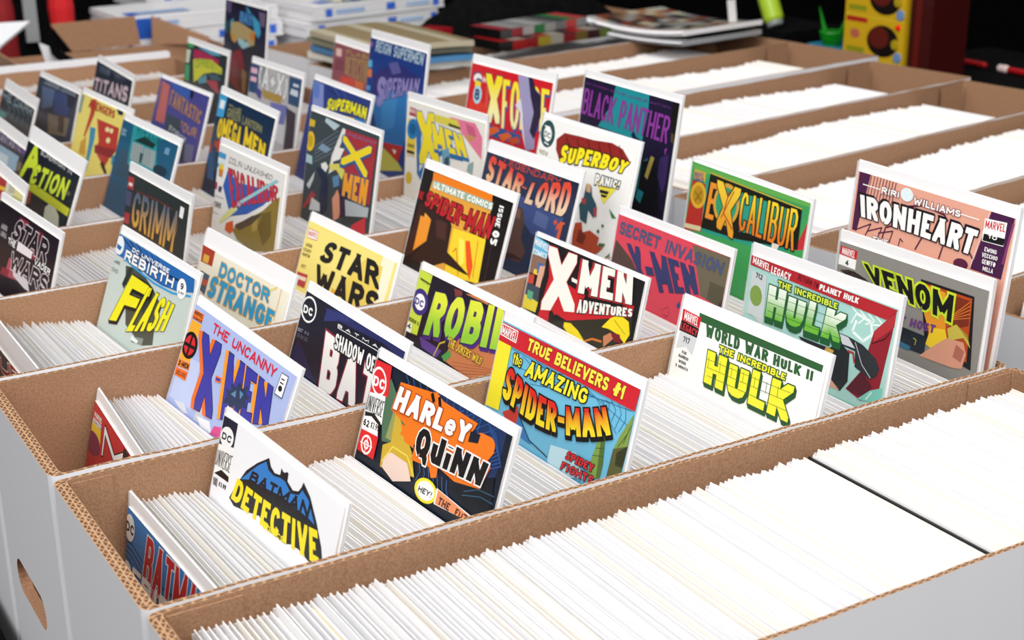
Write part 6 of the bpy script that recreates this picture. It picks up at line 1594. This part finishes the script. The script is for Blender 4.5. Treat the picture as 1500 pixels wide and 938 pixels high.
where = {0: 'the pile behind the carton', 1: 'the front right pile', 2: 'the rear left pile', 3: 'the rear right pile'}
ordn = ['lowest', 'second', 'third', 'fourth', 'fifth', 'sixth', 'seventh', 'eighth', 'ninth', 'topmost']
i = 0
for col in range(4):
    for lv in range(9 if col < 2 else 10):
        x, y, z, rt = packs[i]; i += 1
        board_pack('blue-marked white board pack, %s from below in %s' % (ordn[lv], where[col]) if lv else 'blue-marked white board pack at the bottom of %s' % where[col], (x, y, z), math.radians(rt), 33, 19, 3.1, mk(lv * 3 + col))
# row of thin books among the packs
for j, c in enumerate(('c8c4b4', '8a9aa0', '3a5a8a', 'b0b0a8', '9a9a94', 'c0bcb0', '4a524e', '5a625c', '7a7a74', '3c4440')):
    mb = MB(); mb.box((0, 0, 0), (1.8, 12, 7.2 + (j * 3) % 3 * .4), INK, hexcol(c)); prop('booklet', ['ivory', 'blue-grey', 'dark blue', 'light grey', 'stone grey', 'sand', 'dark green-grey', 'mid green-grey', 'taupe', 'blackish green'][j] + ' thin booklet standing on the far board packs', 'booklet', mb, 'booklets on the board packs', (106.5 + j * 2.25, 207.5 + j * .28, -27 + 9 * 3.25 - .05))

# loose comics piled on the boxes behind the tall blue comic
PC = [('b0a890', '8a7a5c'), ('8a8a78', 'a08a6a'), ('4a80b0', '3a6a9c'), ('e8e4da', 'b0aca0')]
for j, (c, c2) in enumerate(PC):
    mb = MB(); w, d = 17, 25
    for s in range(8):
        x0, x1 = w * s / 8, w * (s + 1) / 8; z0, z1 = .35 * math.sin(s / 8 * 3.1) , .35 * math.sin((s + 1) / 8 * 3.1)
        for (za, zb, cc) in ((0, .9, c),):
            mb.face([(x0, 0, z0), (x1, 0, z1), (x1, 0, z1 + .9), (x0, 0, z0 + .9)], INK, hexcol(c)); mb.face([(x0, 0, z0 + .9), (x1, 0, z1 + .9), (x1, d, z1 + .9), (x0, d, z0 + .9)], INK, hexcol(c2 if s % 3 else c))
            mb.face([(x0, 0, z0), (x0, d, z0), (x1, d, z1), (x1, 0, z1)], INK, hexcol(c)); mb.face([(x0, d, z0), (x0, d, z0 + .9), (x1, d, z1 + .9), (x1, d, z1)], INK, hexcol(c))
    mb.face([(0, 0, 0), (0, 0, .9), (0, 25, .9), (0, 25, 0)], INK, hexcol(c)); mb.face([(w, 0, 0), (w, 25, 0), (w, 25, .9), (w, 0, .9)], INK, hexcol(c))
    o = prop('loose_comic', ['tan comic', 'grey-green comic', 'blue comic', 'white comic'][j] + ', %s in the loose pile behind the tall blue one' % ['topmost', 'second', 'third', 'lowest'][j], 'comic book', mb, 'loose comics piled flat', (80.5 + (j * 5) % 4 * .5, 133 + (j * 3) % 5 * .5, .6 + (3 - j) * 1.25)); o.rotation_euler.z = math.radians(6 + (j * 37) % 9 - 4)

# heap of black bags and wrapped comics beyond the loose pile
t = thing('duffel_bag', 'slumped black cloth bag heaped on the boxes, top centre', 'bag', (129, 170.5, .2), A2)
mb = MB()
import_noise = random.Random(3)
nx_, ny_ = 22, 14
def hz(i, j):
    a, b = i / nx_, j / ny_
    return max(0, (math.sin(a * math.pi) ** .5) * (math.sin(b * math.pi) ** .5)) * (10.5 + 2.5 * math.sin(a * 9 + b * 5) + 1.5 * math.sin(b * 13 - a * 4))
for i_ in range(nx_):
    for j_ in range(ny_):
        q = [(i_, j_), (i_ + 1, j_), (i_ + 1, j_ + 1), (i_, j_ + 1)]
        mb.face([(-16 + a * 34 / nx_, -9 + b * 22 / ny_, hz(a, b)) for a, b in q], M['black'], smooth=True)
ob = mb.build('bag_body', t); weld(ob)
def flat_book(name, label, loc, rot, w, d, h, cols, group=None, tiltx=0):
    mb = MB(); mb.box((0, 0, 0), (w, d, h), M['black'])
    n = len(cols)
    for k, c in enumerate(cols):
        mb.face([(w * k / n, -.02, 0), (w * (k + 1) / n, -.02, 0), (w * (k + 1) / n, -.02, h), (w * k / n, -.02, h)], INK, hexcol(c))
        mb.face([(w * k / n, 0, h + .02), (w * (k + 1) / n, 0, h + .02), (w * (k + 1) / n, d, h + .02), (w * k / n, d, h + .02)], INK, hexcol(cols[(k * 3 + 1) % n]))
    o = prop(name, label, 'comic book', mb, group, loc); o.rotation_euler = (tiltx, 0, rot); return o
flat_book('wrapped_comic', 'shiny wrapped comic with green and red patches leaning on the black bag', (111.5, 149, 2.15), A2 + .1, 22, 8, 1.5, ['3a3a3c', '8a2a34', '9a9a98', '2a6a3a', '8a8a88', '6a6a6a', 'a83a3c', '7a7a7a'], 'comics heaped by the black bag')
flat_book('wrapped_comic', 'dark comic with red and gold patches under the black bag', (110, 146.8, .4), A2, 26, 8, 1.6, ['1a1214', '8a1418', '7a1014', '8a7a20', '8a8478', '6a1216', '5a4a20', '2a0c0e', '4a5a1c'], 'comics heaped by the black bag')
flat_book('wrapped_comic', 'grey edged comic stack at the right of the black bag', (133, 153.5, 1.2), A2 + .1, 9, 3, 1.3, ['8a8e90', '9aa0a2'], 'comics heaped by the black bag')
flat_book('wrapped_comic', 'crimson comic showing beneath the white packs', (101, 158, .6), A2 + .4, 10, 5, 2.0, ['8a141c', '9a1820'], 'comics heaped by the black bag')

# glossy comics lying flat on the back right boxes
def curved_comic(label, loc, rot, cols, lift, edge):
    t = thing('glossy_comic', label, 'comic book', loc, rot, 'glossy comics lying flat')
    mb = MB(); w, d, n = 20, 26, 12
    def z(y): return lift * (abs(y / d - .55) * 2) ** 2
    rn = random.Random(len(label))
    for i_ in range(n):
        y0, y1 = d * i_ / n, d * (i_ + 1) / n
        mb.face([(0, y0, z(y0)), (0, y1, z(y1)), (0, y1, z(y1) + .9), (0, y0, z(y0) + .9)], edge)
        mb.face([(w, y0, z(y0)), (w, y0, z(y0) + .9), (w, y1, z(y1) + .9), (w, y1, z(y1))], edge)
        mb.face([(0, y0, z(y0)), (w, y0, z(y0)), (w, y1, z(y1)), (0, y1, z(y1))], edge)
        for k in range(8):
            c = hexcol(rn.choice(cols)); a, b = (.0 if k == 0 else w * k / 8), w * (k + 1) / 8
            mb.face([(a, y0, z(y0) + .9), (b, y0, z(y0) + .9), (b, y1, z(y1) + .9), (a, y1, z(y1) + .9)], INK, c)
    for y in (0, d): mb.face([(0, y, z(y)), (w, y, z(y)), (w, y, z(y) + .9), (0, y, z(y) + .9)], edge)
    mb.build('cover', t)
    mb = MB()
    for i_ in range(n):
        y0, y1 = d * i_ / n, d * (i_ + 1) / n
        mb.face([(-.6, y0, z(y0) + .5), (-.6, y1, z(y1) + .5), (1.0, y1, z(y1) + .95), (1.0, y0, z(y0) + .95)], M['board'])
    mb.build('board_edge', t)
mixc = ['7a5a44', '4a3a30', '8a8a86', '2a2a2c', '9a6a4a', '6a6a6a', 'a0a09a', '3a2c26', '7a3a2a', 'b0a890']
curved_comic('curled glossy comic on top of the flat stack, back right', (138.0, 131.6, 1.5), A2, mixc, .9, M['board'])
curved_comic('glossy comic under the curled one on the back right boxes', (137.6, 131.2, .3), A2, ['5a5a5c', '7a7a7a', '4a4a4a'], .5, mat('grey_edge', '9a9ca0', .3))
mb = MB(); mb.box((-.7, -.3, 0), (.7, .3, 4.2), M['board']); lathe(mb, [(0, 5.8), (.6, 5.6), (.6, 4.8), (.4, 4.2), (0, 4.2)], mat('grey_plastic', '7a7c88', .4), 12)
o = prop('marker_pen', 'small white and grey marker standing on the flat glossy comics', 'marker', mb, None, (154.5, 138.5, 2.7)); o.rotation_euler = (0, -.15, 0)

# dark crates and toys on the rear table
def crate(label, loc, rot, w, d, h):
    t = thing('black_crate', label, 'crate', loc, rot, 'black crates on the rear table')
    mb = MB()
    mb.box((0, 0, 0), (w, d, h - .5), M['black']); mb.box((-.4, -.4, h - 2.2), (w + .4, d + .4, h - .5), M['black']); mb.build('crate_body', t)
    mb = MB(); mb.box((.2, .2, h - .5), (w - .2, d - .2, h), M['black']); mb.build('lid', t)
crate('black crate carrying the yellow toy packages, back right', (176, 97, -27), 0, 11.5, 36, 15)
crate('black crate behind the yellow packages with small pens on its lid', (190, 96, -27), 0, 30, 40, 19.6)
crate('black crate carrying the blue box and green cup', (184, 138, -27), 0, 16, 17, 20.2)
crate('black crate beneath the lime tube, back right', (183, 156.5, -27), 0, 16, 18, 23)
yel = 'c8a018'
for k, z in enumerate((-12, -4.35, 3.3)):
    t = thing('toy_package', ['lowest of three stacked yellow toy packages behind the right boxes', 'middle of three stacked yellow toy packages with a dark round window', 'top yellow toy package of the stack, cut by the upper frame edge'][k], 'toy box', (178, 119, z), 0, 'yellow toy packages')
    mb = MB(); w, d, h = 8.5, 15.3, 7.6
    mb.box((0, 0, 0), (w, d, h), INK, hexcol(yel)); x = -.02
    def quad(y0, y1, z0, z1, c): mb.face([(x, y1, z0), (x, y0, z0), (x, y0, z1), (x, y1, z1)], INK, hexcol(c))
    quad(9.4, 14.8, 6.2, 7.1, 'a82018'); quad(9.8, 14.4, .6, 1.6, '8a8a18'); quad(0, 15.3, 7.25, 7.6, 'd8b428')
    mb.face([(x, 12.4 + 1.3 * math.cos(a * .5236), 4 + .9 * math.sin(a * .5236)) for a in range(12)], INK, hexcol('b8604a'))
    mb.build('carton', t)
    mb = MB()
    for a in range(20):
        a0, a1 = a * math.pi / 10, (a + 1) * math.pi / 10
        mb.face([(-.05, 5.2, 3.4), (-.05, 5.2 + 4.0 * math.cos(a1), 3.4 + 2.9 * math.sin(a1)), (-.05, 5.2 + 4.0 * math.cos(a0), 3.4 + 2.9 * math.sin(a0))], INK, hexcol('120a08'))
        mb.face([(-.08, 6.2, 4), (-.08, 6.2 + 2.6 * math.cos(a1), 4 + 2.0 * math.sin(a1)), (-.08, 6.2 + 2.6 * math.cos(a0), 4 + 2.0 * math.sin(a0))], INK, hexcol('5a1a12'))
    mb.build('window', t)['label'] = 'dark round window with a brownish red shape'
    mb = MB(); lathe(mb, [(0, .3), (.9, .25), (1.0, 0), (0, 0)], INK, 14, (0, 1.2, .9), (-1, 0, 0), hexcol('6a88b0')); lathe(mb, [(0, .25), (.9, .2), (.95, 0), (0, 0)], INK, 14, (0, 2.0, 3.2), (-1, 0, 0), hexcol('a89018'))
    if k == 1: lathe(mb, [(0, .5), (.4, .4), (.6, 0), (0, 0)], INK, 14, (0, 1.5, 6.3), (-1, 0, 0), hexcol('e8160e'))
    mb.build('sticker', t)['label'] = 'blue and gold round stickers'
mb = MB(); mb.box((0, 0, 0), (9, 5.2, 24), INK, hexcol('3a0a0a')); mb.box((-.05, 2.6, 5), (-.02, 4.0, 22), INK, hexcol('5a1410'))
prop('maroon_package', 'tall dark maroon package right of the yellow toy packages', 'package', mb, None, (178.5, 113, -12))
mb = MB(); lathe(mb, [(0, 0), (.8, .1), (.85, .8), (.85, 3.4), (.7, 4.0), (0, 4.1)], INK, 14, (0, 0, 0), None, hexcol('b0a018'))
t0 = prop('yellow_tube', 'small yellow tube standing right of the maroon package', 'tube', mb, None, (177.3, 114.2, -4.4))
crate('narrow black crate below the small yellow tube', (176.2, 111.8, -12), 0, 2.2, 1.0, 7.6) if False else None
t0.location = (1.770, 1.144, -.12)
t0.scale = (1, 1, 1)
mb = MB(); mb.box((0, 0, 0), (9, 10, 1.4), INK, hexcol('2f88a8')); prop('blue_box', 'flat light blue box under the green cup, back right', 'box', mb, None, (184.5, 141.2, -6.8))
mb = MB(); gcol = hexcol('0f8a18')
lathe(mb, [(0, 0), (1.6, 0), (2.2, 1.2), (2.6, 2.6), (2.5, 2.8), (1.2, 2.7), (0, 2.7)], INK, 18, (0, 0, 0), None, gcol)
for s in (-1, 1):
    for k in range(5):
        r0, r1 = .55 - k * .1, .55 - (k + 1) * .1
        lathe(mb, [(r0, 0), (max(r1, .02), 1.05)], INK, 8, (0, s * (2.1 + k * .42), 2.3 + k * .95), (0, s * .4, 1), gcol)
prop('green_cup', 'green plastic cup with two pointed side horns, back right', 'toy', mb, None, (186.5, 146.4, -5.4))
mb = MB(); lime = hexcol('a8c832')
lathe(mb, [(0, 0), (1.5, 0), (1.7, .4), (1.7, 1.0)], mat('pale_cap', '8a8f92', .4), 18); lathe(mb, [(1.75, 1.0), (2.1, 1.6), (2.1, 12), (1.6, 13.5), (0, 13.6)], INK, 18, (0, 0, 0), None, lime)
o = prop('lime_tube', 'lime green tube with grey cap leaning at the top right', 'tube', mb, None, (185.5, 162.2, -3.6)); o.rotation_euler = (-.5, 0, 0)
for (y, lb) in ((122.5, 'red pen with white tip on the dark crate, upper right'), (111.0, 'red pen with white tip at the right frame edge')):
    mb = MB(); lathe(mb, [(.55, 2.2), (.55, 8.0), (.3, 8.4), (0, 8.4)], INK, 12, (0, 0, 0), (0, -1, 0), hexcol('a81018')); lathe(mb, [(0, -.1), (.7, 0), (.75, 1.6), (.5, 2.2)], INK, 12, (0, 0, 0), (0, -1, 0), hexcol('e8d0cc'))
    prop('pen', lb, 'pen', mb, 'red pens on the dark crate', (199.5, y + 4.2, -6.6))
for (x, y, z, lb) in ((200, 159.5, -27, 'black bottle with a bright red cap behind the green cup'), (189, 129, -27, 'black bottle with a bright red cap behind the yellow packages')):
    pass
